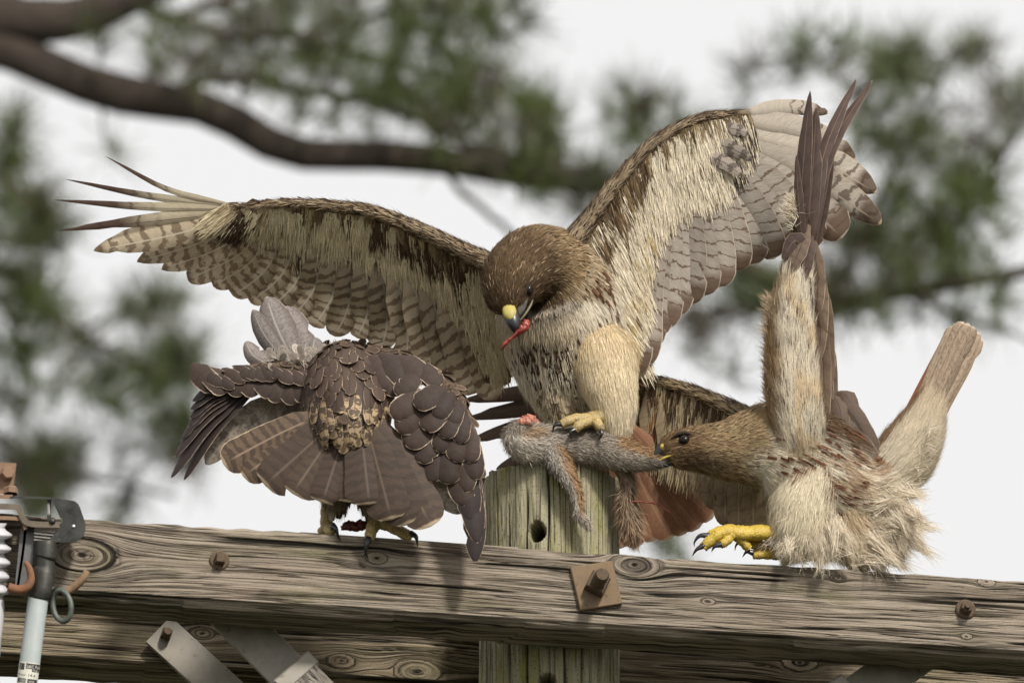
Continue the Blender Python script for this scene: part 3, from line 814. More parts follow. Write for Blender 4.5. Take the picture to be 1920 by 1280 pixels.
M_TAILR = mat_feather('rufous_tail_feather', (0.34, 0.175, 0.10), (0.07, 0.04, 0.025), top=(0.30, 0.12, 0.05), bars=0, tip_dark=0.0, trans=0.3, fringe=(0.5, 0.36, 0.25), fringe_w=0.1, tip_fringe=0.04, shaft=(0.40, 0.24, 0.15), mott=0.15)

body_c = [(957, 592, 172, 10), (956, 578, 168, 30), (956, 554, 156, 47), (963, 526, 138, 59), (980, 505, 112, 65), (1005, 497, 82, 74), (1026, 517, 48, 96),
          (1043, 562, 18, 113), (1058, 620, -2, 112), (1073, 680, -14, 104), (1090, 735, -30, 86), (1106, 785, -55, 60), (1120, 822, -85, 34)]
lf_c = loft(body_c, 80, 44)
def colf_c(P, s, Nn):
    x, y = P[:, 0], P[:, 1]
    n1 = vnoise(x * .06, y * .06 + P[:, 2] * .05, 4); n2 = vnoise(x * .2, y * .2, 5)
    head = sstep(0.40, 0.26, s)
    nape = sstep(0.20, 0.33, s) * sstep(0.48, 0.38, s)
    c = lerpc(WHITE * 0.92, CREAM, sstep(.45, .8, s))
    # throat and breast washed with brown between the head and the belly
    th = sstep(690, 610, y) * sstep(0.34, 0.46, s) * sstep(1120, 1040, x)
    c = c * (1 - 0.62 * th[:, None]) + BUFF[None] * 0.62 * th[:, None]
    c = np.where((head > 0.5)[:, None], lerpc(BROWN * 0.7, GOLD * 0.7, np.clip(n2 * .9, 0, 1)), c)
    c = c * (1 - nape[:, None] * .8 * (y < 560)[:, None]) + (lerpc(GOLD * 1.1, BUFF * 1.1, np.clip(n2 * 1.5 - .3, 0, 1))) * nape[:, None] * .8 * (y < 560)[:, None]
    cheek = sstep(60, 30, np.hypot((x - 1015) * .8, y - 560)) * (s < .45)
    c = c * (1 - .55 * cheek[:, None]) + BROWN[None] * .55 * cheek[:, None]
    st = np.zeros(len(P))
    band = sstep(70, 30, np.hypot((x - 1035) * .8 - (y - 690) * .5, (y - 690) * .95)) * (n1 > .38)
    band2 = sstep(45, 15, np.hypot(x - 1075, y - 670)) * (n1 > .35)
    side = sstep(34, 10, np.abs((x - 1140) - (y - 600) * .28)) * sstep(500, 550, y) * sstep(735, 690, y) * (n1 > .42)
    low = sstep(60, 20, np.hypot(x - 1065, y - 775)) * .8
    st = np.clip(np.maximum.reduce([band, band2, side * .95, low]) * 1.3, 0, 1)
    st = 0 * st + low * .5 * (s > .6)
    st = np.where(s < 0.4, 0.5 * (n2 > .5), st)
    sc_ = np.where((s < .4)[:, None], (DARK * 1.4)[None], np.array([.06, .03, .016])[None])
    return noisy(c, P, .15), st, sc_
loft_obj('body', lf_c, M_PLUME, hawk_c, colf_c, 'cream breast with dark belly streaks and brown lowered head')
sp = Soup()
dress(sp, lf_c, colf_c, 2600, 13, 4.8, 0.04, 0, seed=20, s0=.02, s1=.42, fringe=.5, rv=.5)
dress(sp, lf_c, colf_c, 2, 30, 5, 0.0, 70000, lambda s: 11 + 18 * sstep(.3, .6, s), seed=21, flecks=.03, fringe=lambda P, s: np.where(s < .42, 0.5, .0), s0=.02, sw=1.2, cv=.16, sspread=.16, rv=.25, slift=.10)
marks(sp, lf_c, lambda P: np.clip(sstep(62, 20, np.hypot((P[:, 0] - 1035) * .8 - (P[:, 1] - 685) * .5, (P[:, 1] - 685) * .95)) + sstep(36, 10, np.hypot(P[:, 0] - 1080, P[:, 1] - 665)), 0, 1), 75, 19, 6.5, (.05, .028, .016), 211)
marks(sp, lf_c, lambda P: sstep(26, 6, np.abs((P[:, 0] - 1138) - (P[:, 1] - 600) * .28)) * sstep(500, 540, P[:, 1]), 40, 22, 4.5, (.13, .06, .03), 212)
# ruffled nape
r_ = np.random.default_rng(5)
Pn = np.stack([r_.uniform(955, 1005, 26), r_.uniform(455, 478, 26), r_.uniform(90, 130, 26)], 1)
sp.add(plumes(Pn, nrmz(np.stack([r_.uniform(-.2, .6, 26), r_.uniform(-1, -.5, 26), r_.uniform(-.6, .1, 26)], 1)), np.tile([[0, 0, 1.0]], (26, 1)), 22, 9, .05, np.tile(BUFF * 1.1, (26, 1)), .6, .6, BROWN, r_))

# near leg: feathered thigh, tarsus, toes and talons on the squirrel
leg_secs = [(1120, 628, 30, 40), (1130, 665, 62, 58), (1140, 710, 84, 52), (1150, 755, 92, 41), (1152, 795, 90, 31), (1150, 820, 84, 20)]
lf_leg = loft(leg_secs, 36, 28)
def colf_leg(P, s, Nn):
    c = lerpc(np.array([0.82, .68, .45]), np.array([0.84, .74, .55]), np.clip(s + .2 * Nn[:, 0], 0, 1))
    return noisy(c, P, .08), 0.25 * (vnoise(P[:, 0] * .2, P[:, 1] * .1, 9) > .86), np.array([BUFF * .6])
lg = loft_obj('leg', lf_leg, M_PLUME, hawk_c, colf_leg, 'cream feathered thigh and yellow foot')
dress(sp, lf_leg, colf_leg, 2, 36, 6, 0.0, 42000, 26, seed=22, sw=.9, slift=.03, rv=.15, cv=.12, sspread=.12)
g = Geo()
toe(g, [(1146, 768, 104), (1122, 782, 116), (1100, 790, 122)], 15, 14)
toe(g, [(1106, 786, 124), (1075, 786, 138), (1052, 796, 142)], 11, 8)
toe(g, [(1108, 788, 128), (1088, 796, 146), (1078, 806, 148)], 10, 8)
toe(g, [(1114, 788, 126), (1122, 796, 142), (1126, 806, 142)], 10, 8)
toe(g, [(1118, 788, 112), (1130, 796, 96), (1140, 806, 90)], 9, 7)
g.build('foot', M_FOOT2, lg, smooth=True)
for p in ([(1054, 794, 142), (1040, 797, 146), (1036, 810, 142)], [(1079, 804, 150), (1070, 810, 156), (1072, 824, 152)], [(1126, 804, 144), (1128, 814, 150), (1122, 826, 147)]):
    talon(lg, p, 6.0, M_CLAW)
# far leg
lf_leg2 = loft([(1045, 690, 0, 40), (1050, 730, 28, 42), (1058, 765, 40, 30), (1062, 790, 42, 20)], 28, 24)
def colf_leg2(P, s, Nn):
    return noisy(lerpc(CREAM * .9, BUFF * .8, s), P, .15), 0.6 * (vnoise(P[:, 0] * .1, P[:, 1] * .06, 19) > .6), np.array([DARK * 1.5])
lg2 = loft_obj('leg', lf_leg2, M_PLUME, hawk_c, colf_leg2)
dress(sp, lf_leg2, colf_leg2, 600, 24, 10, 0.08, 2400, 22, seed=23)
g = Geo(); toe(g, [(1062, 782, 44), (1060, 800, 62), (1050, 808, 78)], 11, 8); toe(g, [(1062, 790, 50), (1080, 806, 66)], 10, 7); g.build('foot', M_FOOT2, lg2, smooth=True)
plum_c = sp.build('plumage', M_PLUME, hawk_c)

# bill, cere, eye
bk = stub('beak', [(958, 582, 184, 15, 14), (961, 598, 193, 14.5, 13), (966, 612, 193, 11), (970, 623, 186, 6.5), (972, 632, 176, 1.0)], M_BEAK, hawk_c, 24, 16)
stub('cere', [(953, 571, 184, 6, 5), (954, 577, 191, 12, 8), (956, 587, 197, 13, 9), (959, 596, 199, 9, 7), (961, 600, 198, 4, 4)], M_CERE, bk, 16, 16)
stub('gape', [(972, 604, 190, 1.6), (984, 590, 191, 2.2), (994, 574, 187, 2.2), (999, 562, 180, 1.2)], mat_plain('dull_gape', (0.17, 0.145, 0.09), .6), bk, 16, 8)
stub('lore', [(968, 592, 184, 7), (976, 578, 184, 9, 6), (983, 563, 182, 7, 5), (990, 550, 179, 4)], M_LORE, hawk_c, 16, 12)
ball('eye', (991, 543, 180.5), 11.5, M_EYE, hawk_c, (0.8, 1.1, .9))
stub('brow', [(979, 558, 188, 2), (985, 544, 190, 3.5), (992, 531, 187, 3.5), (1000, 524, 180, 2)], M_BROW, hawk_c, 16, 10)

# ---- left-hand wing
def wing_arm(parent, LE, rad, colt, colb, seed, N=700):
    secs = [(*p, r) for p, r in zip(LE, rad)]
    lf = loft(secs, 44, 18)
    def cf(P, s, Nn):
        f = np.clip(.5 + Nn[:, 2] * .9 + Nn[:, 1] * .9, 0, 1)
        return noisy(lerpc(colt, colb, f), P, .3, .12), 0.95 * (vnoise(P[:, 0] * .3, P[:, 1] * .3, seed) > .45), np.array([DARK * 1.3])
    w = loft_obj('wing', lf, M_PLUME, parent, cf)
    q = Soup(); dress(q, lf, cf, N // 2, 15, 6, 0.03, N * 12, 15, seed=seed, fringe=.2, slift=.08, flecks=.10, fleckcol=(.6, .5, .36))
    return w, q
LE_L = [(915, 492, 62), (860, 466, 62), (790, 432, 62), (700, 397, 62), (620, 385, 60), (540, 381, 54), (440, 388, 40)]
wing_l, wq = wing_arm(hawk_c, LE_L, [17, 13, 11, 9, 7, 5.5, 3], BROWN * .8, np.array([.40, .30, .19]), 31)
wing_l['label'] = 'wing stretched out over the feeding hawk, barred underside in shade'
CE_L = [(940, 690, -60), (880, 640, -50), (800, 580, -40), (700, 540, -35), (610, 490, -15), (520, 430, 15), (420, 402, 34)]
def cov_l(P, fr, uu, r_):
    x, y = P[:, 0], P[:, 1]
    c = np.tile(np.array([0.72, 0.62, 0.42]), (len(P), 1))
    c = noisy(c, P, .12)
    pat = sstep(.02, .10, fr) * sstep(.30, .20, fr) * sstep(.06, .14, uu) * sstep(.50, .42, uu)
    p_ = r_.random(len(P)) < pat * 0.85
    c[p_] = BROWN * 0.8
    lead = fr < 0.06
    c[lead] = lerpc(BROWN, BUFF, r_.random(lead.sum()))
    st = np.where(r_.random(len(P)) < .07, 1.0, 0.0)
    comma = (np.hypot(x - 455, y - 410) < 18) | (np.hypot(x - 665, y - 490) < 10)
    c[comma] = DARK * 1.6
    return c, st, np.array([BROWN * .8]), np.where(p_, .1, .0)
Pc, Dc, Nc, fc, uc = coverts(wq, LE_L, CE_L, 16, 60, 46, 20, cov_l, 1, 41, off=2.5)
r_ = np.random.default_rng(8)
def cov_top(P, fr, uu, r_):
    c = noisy(np.tile(BROWN * .9, (len(P), 1)), P, .2); return c, np.zeros(len(P)), np.array([DARK]), np.full(len(P), .5)
coverts(wq, LE_L, CE_L, 9, 26, 50, 30, cov_top, -1, 42, off=5, barbs=0)
wq.build('wing_coverts', M_PLUME, wing_l)
FL = [((440, 386, 40), (318, 358, 20), (197, 293, 0), 13), ((440, 388, 38), (290, 371, 10), (121, 336, -20), 15), ((440, 392, 36), (270, 389, 5), (101, 375, -35), 18),
      ((445, 398, 34), (290, 414, 0), (110, 433, -45), 27), ((455, 404, 32), (320, 442, 0), (176, 470, -45), 42), ((470, 408, 30), (372, 456, -12), (257, 491, -60), 42),
      ((485, 412, 28), (412, 466, -20), (303, 505, -70), 42), ((500, 415, 26), (448, 478, -26), (352, 525, -78), 44), ((515, 418, 24), (470, 490, -32), (400, 537, -86), 43),
      ((535, 422, 22), (500, 502, -36), (437, 555, -92), 43), ((560, 427, 20), (530, 512, -40), (470, 568, -98), 43), ((585, 434, 18), (560, 522, -44), (505, 582, -100), 43),
      ((610, 442, 16), (590, 535, -46), (546, 596, -104), 43), ((635, 452, 14), (625, 547, -48), (588, 613, -108), 43), ((660, 462, 12), (655, 562, -50), (628, 631, -110), 43),
      ((685, 472, 10), (690, 577, -52), (670, 634, -112), 43), ((710, 482, 8), (725, 592, -54), (714, 657, -112), 43), ((735, 492, 6), (760, 612, -56), (758, 680, -114), 44),
      ((765, 502, 4), (800, 632, -58), (803, 697, -116), 45), ((795, 514, 2), (835, 650, -60), (846, 712, -118), 46), ((830, 527, 0), (870, 662, -62), (892, 737, -120), 48),
      ((865, 542, -2), (905, 660, -64), (930, 749, -120), 50), ((890, 552, -4), (935, 650, -66), (967, 702, -110), 44)]
for i, (b, m_, tp, W) in enumerate(FL):
    pr = i < 4
    W = W * 1.4 if not pr else W
    feather(wing_l, 'flight_feather', [b, m_, tp], W, M_PR_L if pr else M_FL_L, nrm=(0.22, -0.15, 1) if not pr else (0.1, 0.3, 1), tip=0.62 if pr else (0.30 if i > 6 else .45), tpow=1.3 if pr else (2.2 if i > 6 else 1.5), asym=0.62 if i < 12 else .55, rag=.10, swell=.15 if i > 5 else 0)

# ---- right-hand wing
LE_R = [(1075, 452, 55), (1112, 402, 52), (1148, 352, 48), (1182, 312, 44), (1224, 268, 40), (1270, 240, 36), (1325, 219, 32), (1392, 211, 26)]
wing_r, wq = wing_arm(hawk_c, LE_R, [20, 14, 11, 9, 8, 7, 6, 3], BROWN * .8, np.array([.42, .32, .21]), 33)
wing_r['label'] = 'wing raised high, pale underside lit and finely barred'
CE_R = [(1195, 670, 0), (1200, 590, 6), (1205, 520, 10), (1222, 430, 14), (1262, 374, 18), (1310, 352, 20), (1365, 320, 20), (1404, 262, 20)]
def cov_r(P, fr, uu, r_):
    x, y = P[:, 0], P[:, 1]
    c = noisy(np.tile(np.array([0.82, 0.73, 0.57]), (len(P), 1)), P, .05)
    pat = sstep(.03, .09, fr) * sstep(.30, .18, fr) * sstep(.04, .10, uu) * sstep(.56, .48, uu)
    p_ = r_.random(len(P)) < pat * 0.8
    c[p_] = lerpc(BROWN * .9, GOLD, r_.random(p_.sum()))
    lead = fr < 0.05
    c[lead] = lerpc(BROWN * .8, BUFF * .9, r_.random(lead.sum()) ** 2)
    tan = (uu < .5) & (fr > .60) & (fr < .9) & (r_.random(len(P)) < .25)
    c[tan] = np.array([.66, .52, .29])
    st = np.where(r_.random(len(P)) < .05, 1.0, 0.0)
    comma = ((np.hypot(x - 1388, y - 240) < 20) | (np.hypot(x - 1385, y - 305) < 24)) & (r_.random(len(P)) < .8)
    c[comma] = np.array([.10, .075, .06])
    return c, st, np.array([GOLD * .7]), np.where(p_ | lead, .1, .0)
Pc, Dc, Nc, fc, uc = coverts(wq, LE_R, CE_R, 16, 60, 44, 18, cov_r, 1, 43, off=2.5)
coverts(wq, LE_R, CE_R, 9, 26, 50, 30, cov_top, -1, 44, off=5, barbs=0)
wq.build('wing_coverts', M_PLUME, wing_r)
M_CVB = mat_feather('dark_barred_underwing_covert', (0.40, 0.34, 0.29), (0.07, 0.048, 0.036), top=(0.12, 0.085, 0.06), bars=3, bar_w=.30, bar_str=.7, tip_dark=.7, tip_from=.88, shaft=(0.06, 0.04, 0.03), trans=.15)
for (b, tp, W, M_) in [((1345, 240), (1404, 252), 24, M_CVB), ((1335, 268), (1410, 300), 30, M_CVB), ((1322, 290), (1392, 330), 26, M_CVB)]:
    feather(wing_r, 'covert_feather', [(*b, 28), ((b[0] + tp[0]) / 2 + 3, (b[1] + tp[1]) / 2 - 4, 36), (*tp, 36)], W, M_, nrm=(-.1, .1, 1), tip=.5, tpow=1.8, camber=.06, n=13, m=7, rag=.15)
FR = [((1388, 214, 24), (1470, 203, 18), (1553, 212, 5), 25), ((1386, 228, 23), (1500, 248, 14), (1603, 302, -5), 44), ((1384, 244, 22), (1520, 290, 10), (1643, 362, -15), 46),
      ((1380, 260, 21), (1520, 334, 8), (1652, 420, -20), 54), ((1375, 274, 20), (1490, 362, 6), (1580, 446, -20), 52), ((1368, 286, 19), (1465, 382, 4), (1532, 464, -18), 50),
      ((1358, 297, 18), (1440, 396, 4), (1492, 476, -16), 48), ((1348, 306, 17), (1415, 407, 3), (1450, 486, -14), 47), ((1335, 314, 16), (1390, 422, 2), (1411, 498, -12), 46),
      ((1322, 322, 15), (1365, 432, 2), (1374, 510, -10), 46), ((1308, 330, 14), (1340, 447, 1), (1344, 540, -8), 45), ((1295, 338, 13), (1316, 457, 0), (1316, 556, -6), 44),
      ((1282, 346, 12), (1293, 472, 0), (1291, 572, -5), 43), ((1270, 356, 11), (1273, 487, -1), (1268, 592, -4), 42), ((1258, 368, 10), (1255, 507, -2), (1248, 616, -3), 41),
      ((1246, 382, 9), (1238, 532, -3), (1231, 630, -2), 40), ((1236, 398, 8), (1224, 552, -4), (1217, 656, -2), 40), ((1226, 415, 7), (1212, 577, -5), (1209, 686, -2), 40), ((1215, 440, 6), (1199, 602, -6), (1193, 704, -2), 38)]
for i, (b, m_, tp, W) in enumerate(FR):
    pr = i < 4
    W = W * (1.4 if not pr else 1.12)
    feather(wing_r, 'flight_feather', [b, m_, tp], W, M_PR_R if pr else M_FL_R, nrm=(-0.22, 0.0, 1), tip=0.34 if pr else 0.26, tpow=1.8 if pr else 2.2, asym=0.40 if i < 12 else .45, rag=.06, swell=.2)

# ---- tail behind the pole
tail_c = empty('tail', PH(1150, 815, -80)); tail_c.parent = hawk_c
tail_c.location = PH(1150, 815, -80) - ORG[hawk_c]
tail_c['label'] = 'rufous fanned tail hanging behind the pole'
TIPS = [(1060, 1035), (1085, 1038), (1110, 1036), (1136, 1034), (1164, 1028), (1194, 1026), (1226, 1014), (1257, 1010), (1286, 1000), (1311, 990), (1336, 972), (1352, 950)]
for i, (x, y) in enumerate(TIPS):
    bx = 1128 + i * 5; by = 818 - i * 2
    feather(tail_c, 'tail_feather', [(bx, by, -95), ((bx + x) / 2 - 6, (by + y) / 2 + 4, -138 - abs(i - 6)), (x, y, -150 - 2 * i)], 46, M_TAILR, nrm=(0.15, 0, 1), tip=.16, tpow=2.2, rag=.08, swell=.5)
# ------------------------------------------------------------------ young hawk seen from behind, feeding on the front arm
JB = np.array([0.078, 0.054, 0.040])
hawk_j = empty('hawk', PH(660, 1000, 270), 'dark brown young hawk seen from behind, head hidden, tail fanned over the front crossarm', 'hawk', 'hawks feeding on the pole')
M_JT = mat_feather('young_tail_feather', (0.088, 0.058, 0.041), (0.04, 0.03, 0.023), top=(0.22, 0.17, 0.13), bars=9, bar_w=0.34, bar_str=0.45, fringe=(0.62, 0.48, 0.33), fringe_w=0.012, tip_fringe=0.045, fringe_edge=0.0, shaft=(0.16, 0.12, 0.09), trans=.12, mott=.12)
M_JO = mat_feather('young_outer_tail_feather', (0.14, 0.092, 0.06), (0.05, 0.034, 0.025), top=(0.22, 0.17, 0.13), bars=12, bar_w=0.42, bar_str=0.75, fringe=(0.55, 0.42, 0.28), fringe_w=0.05, tip_fringe=0.035, shaft=(0.3, 0.22, 0.16), trans=.15, mott=.25)
M_JW = mat_feather('young_wing_feather', (0.056, 0.037, 0.029), (0.028, 0.019, 0.015), top=(0.30, 0.25, 0.21), bars=5, bar_w=0.4, bar_str=0.25, fringe=(0.58, 0.45, 0.32), fringe_w=0.08, tip_fringe=0.025, shaft=(0.045, 0.03, 0.024), trans=.1)
M_JP = mat_feather('young_primary_feather', (0.036, 0.026, 0.024), (0.018, 0.013, 0.012), top=(0.30, 0.25, 0.21), bars=0, fringe=(0.48, 0.36, 0.27), fringe_w=0.05, tip_fringe=0.012, shaft=(0.03, 0.02, 0.018), trans=.08)
M_JU = mat_feather('young_underwing_feather', (0.36, 0.31, 0.25), (0.09, 0.065, 0.05), top=(0.12, 0.09, 0.07), bars=6, bar_w=0.3, bar_str=0.5, mott=.6, shaft=(0.3, 0.25, 0.2), trans=.2)
M_JG = mat_feather('young_flipped_tertial', (0.36, 0.315, 0.295), (0.13, 0.095, 0.08), top=(0.14, 0.10, 0.08), bars=0, mott=.6, edge_dark=.8, fringe=(0.52, 0.44, 0.38), fringe_w=0.04, tip_fringe=0.02, shaft=(0.62, 0.57, 0.52), trans=.35)

lf_j = loft([(655, 838, 335, 30, 22), (655, 812, 332, 55, 38), (655, 780, 318, 72, 52), (655, 742, 290, 80, 62), (652, 712, 250, 78, 64), (648, 702, 205, 66, 60), (640, 712, 165, 52), (632, 740, 140, 46), (628, 775, 135, 40), (626, 800, 140, 24), (626, 812, 145, 8)][::-1], 60, 40)
def colf_j(P, s, Nn):
    n2 = vnoise(P[:, 0] * .12, P[:, 1] * .12, 51)
    c = lerpc(JB * .95, JB * 1.5, np.clip(n2, 0, 1))
    low = sstep(745, 800, P[:, 1]) * (P[:, 2] > 250)
    pale = (low * (vnoise(P[:, 0] * .09, P[:, 1] * .11, 52) > .42))
    c = c * (1 - .55 * pale[:, None]) + np.array([.42, .31, .18])[None] * .55 * pale[:, None]
    under = (Nn[:, 2] < -.3) | (P[:, 2] < 190)
    return c, 0.25 + .5 * pale, np.array([DARK * 1.2])
loft_obj('body', lf_j, M_PLUME, hawk_j, colf_j, 'hunched brown back with pale feather edges')
sp = Soup()
dress(sp, lf_j, colf_j, 700, lambda s: 34 + 8 * s, lambda s: 18 + 4 * s, 0.0, 4000, 16, seed=52, fringe=lambda P, s: .16 + .12 * sstep(740, 800, P[:, 1]), slift=.05, rv=1.0, cam=.12, cv=.8, flecks=.04, fleckcol=(.3, .22, .14))
lf_jl = loft([(640, 880, 290, 34), (632, 920, 292, 28), (628, 950, 294, 18)], 20, 18); lf_jr = loft([(694, 880, 292, 36), (698, 925, 296, 30), (702, 958, 298, 18)], 20, 18)
def colf_jl(P, s, Nn): return noisy(np.tile(np.array([.40, .33, .24]), (len(P), 1)), P, .2), .5 * (vnoise(P[:, 0] * .1, P[:, 1] * .05, 3) > .5), np.array([JB])
la = loft_obj('leg', lf_jl, M_PLUME, hawk_j, colf_jl); lb = loft_obj('leg', lf_jr, M_PLUME, hawk_j, colf_jl)
for l_, k in ((lf_jl, 61), (lf_jr, 62)): dress(sp, l_, colf_jl, 300, 24, 9, .08, 1200, 24, seed=k)
g = Geo(); toe(g, [(614, 930, 296), (612, 962, 296), (612, 990, 290)], 10, 11); toe(g, [(612, 985, 292), (618, 995, 306), (624, 996, 314)], 10, 8); toe(g, [(612, 988, 290), (600, 998, 282)], 9, 7)
g.build('foot', M_FOOT2, la, smooth=True)
talon(la, [(623, 984, 318), (629, 990, 324), (634, 1004, 321), (639, 1013, 316)], 6.5, M_CLAW)
g = Geo(); toe(g, [(702, 935, 298), (706, 962, 300), (708, 982, 298)], 15, 14); toe(g, [(706, 978, 302), (698, 990, 312), (692, 1012, 318)], 13, 9); toe(g, [(712, 976, 302), (738, 988, 310), (758, 1000, 312), (772, 1004, 310)], 13, 9)
toe(g, [(706, 982, 292), (690, 994, 286)], 9, 7)
g.build('foot', M_FOOT2, lb, smooth=True)
talon(lb, [(692, 1008, 320), (688, 1018, 325), (686, 1034, 322), (691, 1050, 315)], 7.5, M_CLAW)
talon(lb, [(770, 1000, 314), (780, 1006, 320), (783, 1024, 315)], 7.0, M_CLAW)
plum_j = sp.build('plumage', M_PLUME, hawk_j)
# mantle and rump feathers laid one by one over the back
M_JM = mat_feather('young_mantle_feather', (0.070, 0.046, 0.034), (0.03, 0.02, 0.016), bars=0, fringe=(0.34, 0.245, 0.165), fringe_w=0.11, tip_fringe=0.035, shaft=(0.03, 0.02, 0.016), trans=.08, mott=.3, rnd=.32)
M_JC = mat_feather('young_rump_feather', (0.42, 0.30, 0.175), (0.06, 0.04, 0.03), bars=2.2, bar_w=.46, bar_str=.9, fringe=(0.52, 0.40, 0.26), fringe_w=0.10, tip_fringe=0.05, shaft=(0.08, 0.055, 0.04), trans=.1, mott=.3, rnd=.3)
Gj = lf_j['G']; Cj = lf_j['C']; mj = lf_j['m']; r_ = np.random.default_rng(54)
for row, si in enumerate(np.linspace(33, 54, 13)):
    i0 = int(si); per = np.linalg.norm(Gj[i0] - np.roll(Gj[i0], -1, 0), axis=1).mean(); st_ = max(1, int(round(19 / per)))
    for j in range((row % 2) * (st_ // 2), mj, st_):
        p = Gj[i0, j]; nn_ = nrmz((p - Cj[i0])[None])[0]
        if nn_[2] < -0.05: continue
        d = nrmz((Gj[min(i0 + 2, 59), j] - Gj[i0 - 1, j])[None])[0]; d = nrmz((d + r_.normal(size=3) * .09)[None])[0]
        rump = p[1] + d[1] * 30 > 772
        L = (44 if rump else 40) * r_.uniform(.85, 1.2); o_ = 3 + row * .5
        feather(plum_j, 'rump_feather' if rump else 'mantle_feather', [p + nn_ * o_ - d * 12, p + d * L * .5 + nn_ * (o_ + 2), p + d * L + nn_ * (o_ + 1)], (27 if rump else 31) * r_.uniform(.85, 1.1),
                (M_JC if r_.random() < .75 else M_JM) if rump else M_JM, nrm=nn_ + [0, 0, .15], tip=.45, tpow=2.0, camber=.08, n=9, m=5, rag=.12, seed=int(row * 100 + j))

tail_j = stub('tail', [(655, 795, 330, 50, 20), (655, 815, 340, 52, 14), (655, 835, 344, 30, 6)], mat_plain('tail_root', (0.14, 0.1, 0.07), .8), hawk_j)
tail_j['label'] = 'broad brown tail fan with pale feather tips'
TJ = [(418, 869, 0), (455, 892, 0), (496, 909, 1), (548, 925, 2), (604, 942, 3), (654, 941, 4), (692, 946, 5), (735, 974, 4), (771, 982, 2), (808, 987, 1)]
for i, (x, y, z) in enumerate(TJ):
    f = i / 9
    bx = 618 + 84 * f; by = 782 - 26 * abs(f - .5) + 4
    hh = 352 + 2.2 * z
    mx = (bx + x) / 2 + (18 if i < 3 else 0); my = (by + y) / 2 - (14 if i < 3 else 0)
    feather(tail_j, 'tail_feather', [(bx, by, hh - 6), (mx, my, hh), (x, y, hh + 2)], 74 if i > 1 else 60, M_JO if i < 2 else M_JT, nrm=(0.0, -0.05, 1), tip=.20, tpow=2.3, rag=.05, swell=.45, base=.3, camber=.07)

# wing on the left: drooped, flight feathers hanging
lfw = [(612, 690, 262, 20), (560, 690, 272, 15), (500, 694, 280, 12), (440, 704, 284, 10), (402, 716, 284, 7)]
def colf_jw(P, s, Nn): return noisy(lerpc(JB, JB * 2.0, vnoise(P[:, 0] * .15, P[:, 1] * .3, 8)), P, .2), .3 + 0 * s, np.array([DARK])
lw = loft(lfw, 30, 14)
wing_jl = loft_obj('wing', lw, M_PLUME, hawk_j, colf_jw, 'half folded wing drooping beside the flipped pale feathers')
q = Soup(); dress(q, lw, colf_jw, 420, 24, 13, .06, 500, 14, seed=71, fringe=.5)
r_ = np.random.default_rng(72)
N = 60; Pq = np.stack([r_.uniform(510, 612, N), r_.uniform(662, 694, N), r_.uniform(270, 285, N)], 1)
q.add(plumes(Pq, nrmz(np.stack([r_.uniform(-.3, .8, N), r_.uniform(-.5, .2, N), r_.uniform(-.2, .4, N)], 1)), np.tile([[0, 0, 1.0]], (N, 1)), 26, 13, .05, np.tile(np.array([.47, .41, .36]), (N, 1)) * r_.uniform(.6, 1.2, (N, 1)), .1, .3, JB, r_))
q.add(strands(Pq[r_.integers(0, N, 500)], nrmz(r_.normal(size=(500, 3)) * [1, .7, .3] + [0.2, -.4, 0]), np.tile([[0, 0, 1.0]], (500, 1)), 24, 1.0, .1, np.tile(np.array([.55, .49, .43]), (500, 1)), r_))
q.build('wing_coverts', M_PLUME, wing_jl)
# underside of the drooping hand, then the dark primaries, then the coverts over them
for (b, m_, tp, W) in [((560, 742, 262), (500, 800, 256), (440, 828, 250), 52), ((545, 738, 264), (470, 800, 258), (412, 850, 250), 50), ((530, 735, 266), (445, 800, 260), (385, 870, 252), 48), ((575, 748, 260), (535, 790, 254), (490, 806, 250), 46)]:
    feather(wing_jl, 'flight_feather', [b, m_, tp], W, M_JU, nrm=(-.1, -.2, 1), tip=.35, tpow=1.8)
for i, (b, tp, W) in enumerate([((478, 728, 276), (344, 900, 262), 34), ((468, 726, 277), (320, 896, 264), 32), ((462, 726, 278), (327, 856, 267), 31), ((458, 725, 279), (338, 826, 269), 30), ((455, 724, 280), (352, 800, 271), 29),
                     ((455, 722, 281), (356, 784, 273), 28), ((455, 720, 282), (357, 768, 275), 27), ((455, 718, 283), (360, 752, 277), 26), ((458, 716, 284), (372, 738, 279), 25)]):
    feather(wing_jl, 'flight_feather', [b, ((b[0] + tp[0]) / 2 - 12, (b[1] + tp[1]) / 2 - 8, (b[2] + tp[2]) / 2 + 4), tp], W, M_JP, nrm=(-.5, -.75, .8), tip=.4, tpow=1.6, asym=.4)
for i, (x, y) in enumerate([(403, 733), (426, 737), (452, 738), (478, 739), (505, 741), (530, 748), (556, 754), (578, 748), (592, 738)]):
    x += r_.normal() * 4; y += r_.normal() * 4
    feather(wing_jl, 'covert_feather', [(x - 44 + i * 2, y - 46, 286 + i * .8), (x - 20 + i, y - 20, 296 + i * .8), (x + 4, y, 297 + i * .8)], 42, M_JW, nrm=(.1, -.08, 1), tip=.35, tpow=2.0, camber=.08)
for i in range(11):
    x = 404 + i * 18; y = 716 - 10 * math.sin(i / 10 * 3.0) + r_.normal() * 5; x += r_.normal() * 5
    feather(wing_jl, 'covert_feather', [(x - 26, y - 18, 293 + i * .5), (x - 6, y - 6, 302 + i * .5), (x + 14, y + 6, 303 + i * .5)], 24, M_JW, nrm=(.1, -.1, 1), tip=.45, tpow=1.8, camber=.08, n=9, m=5)
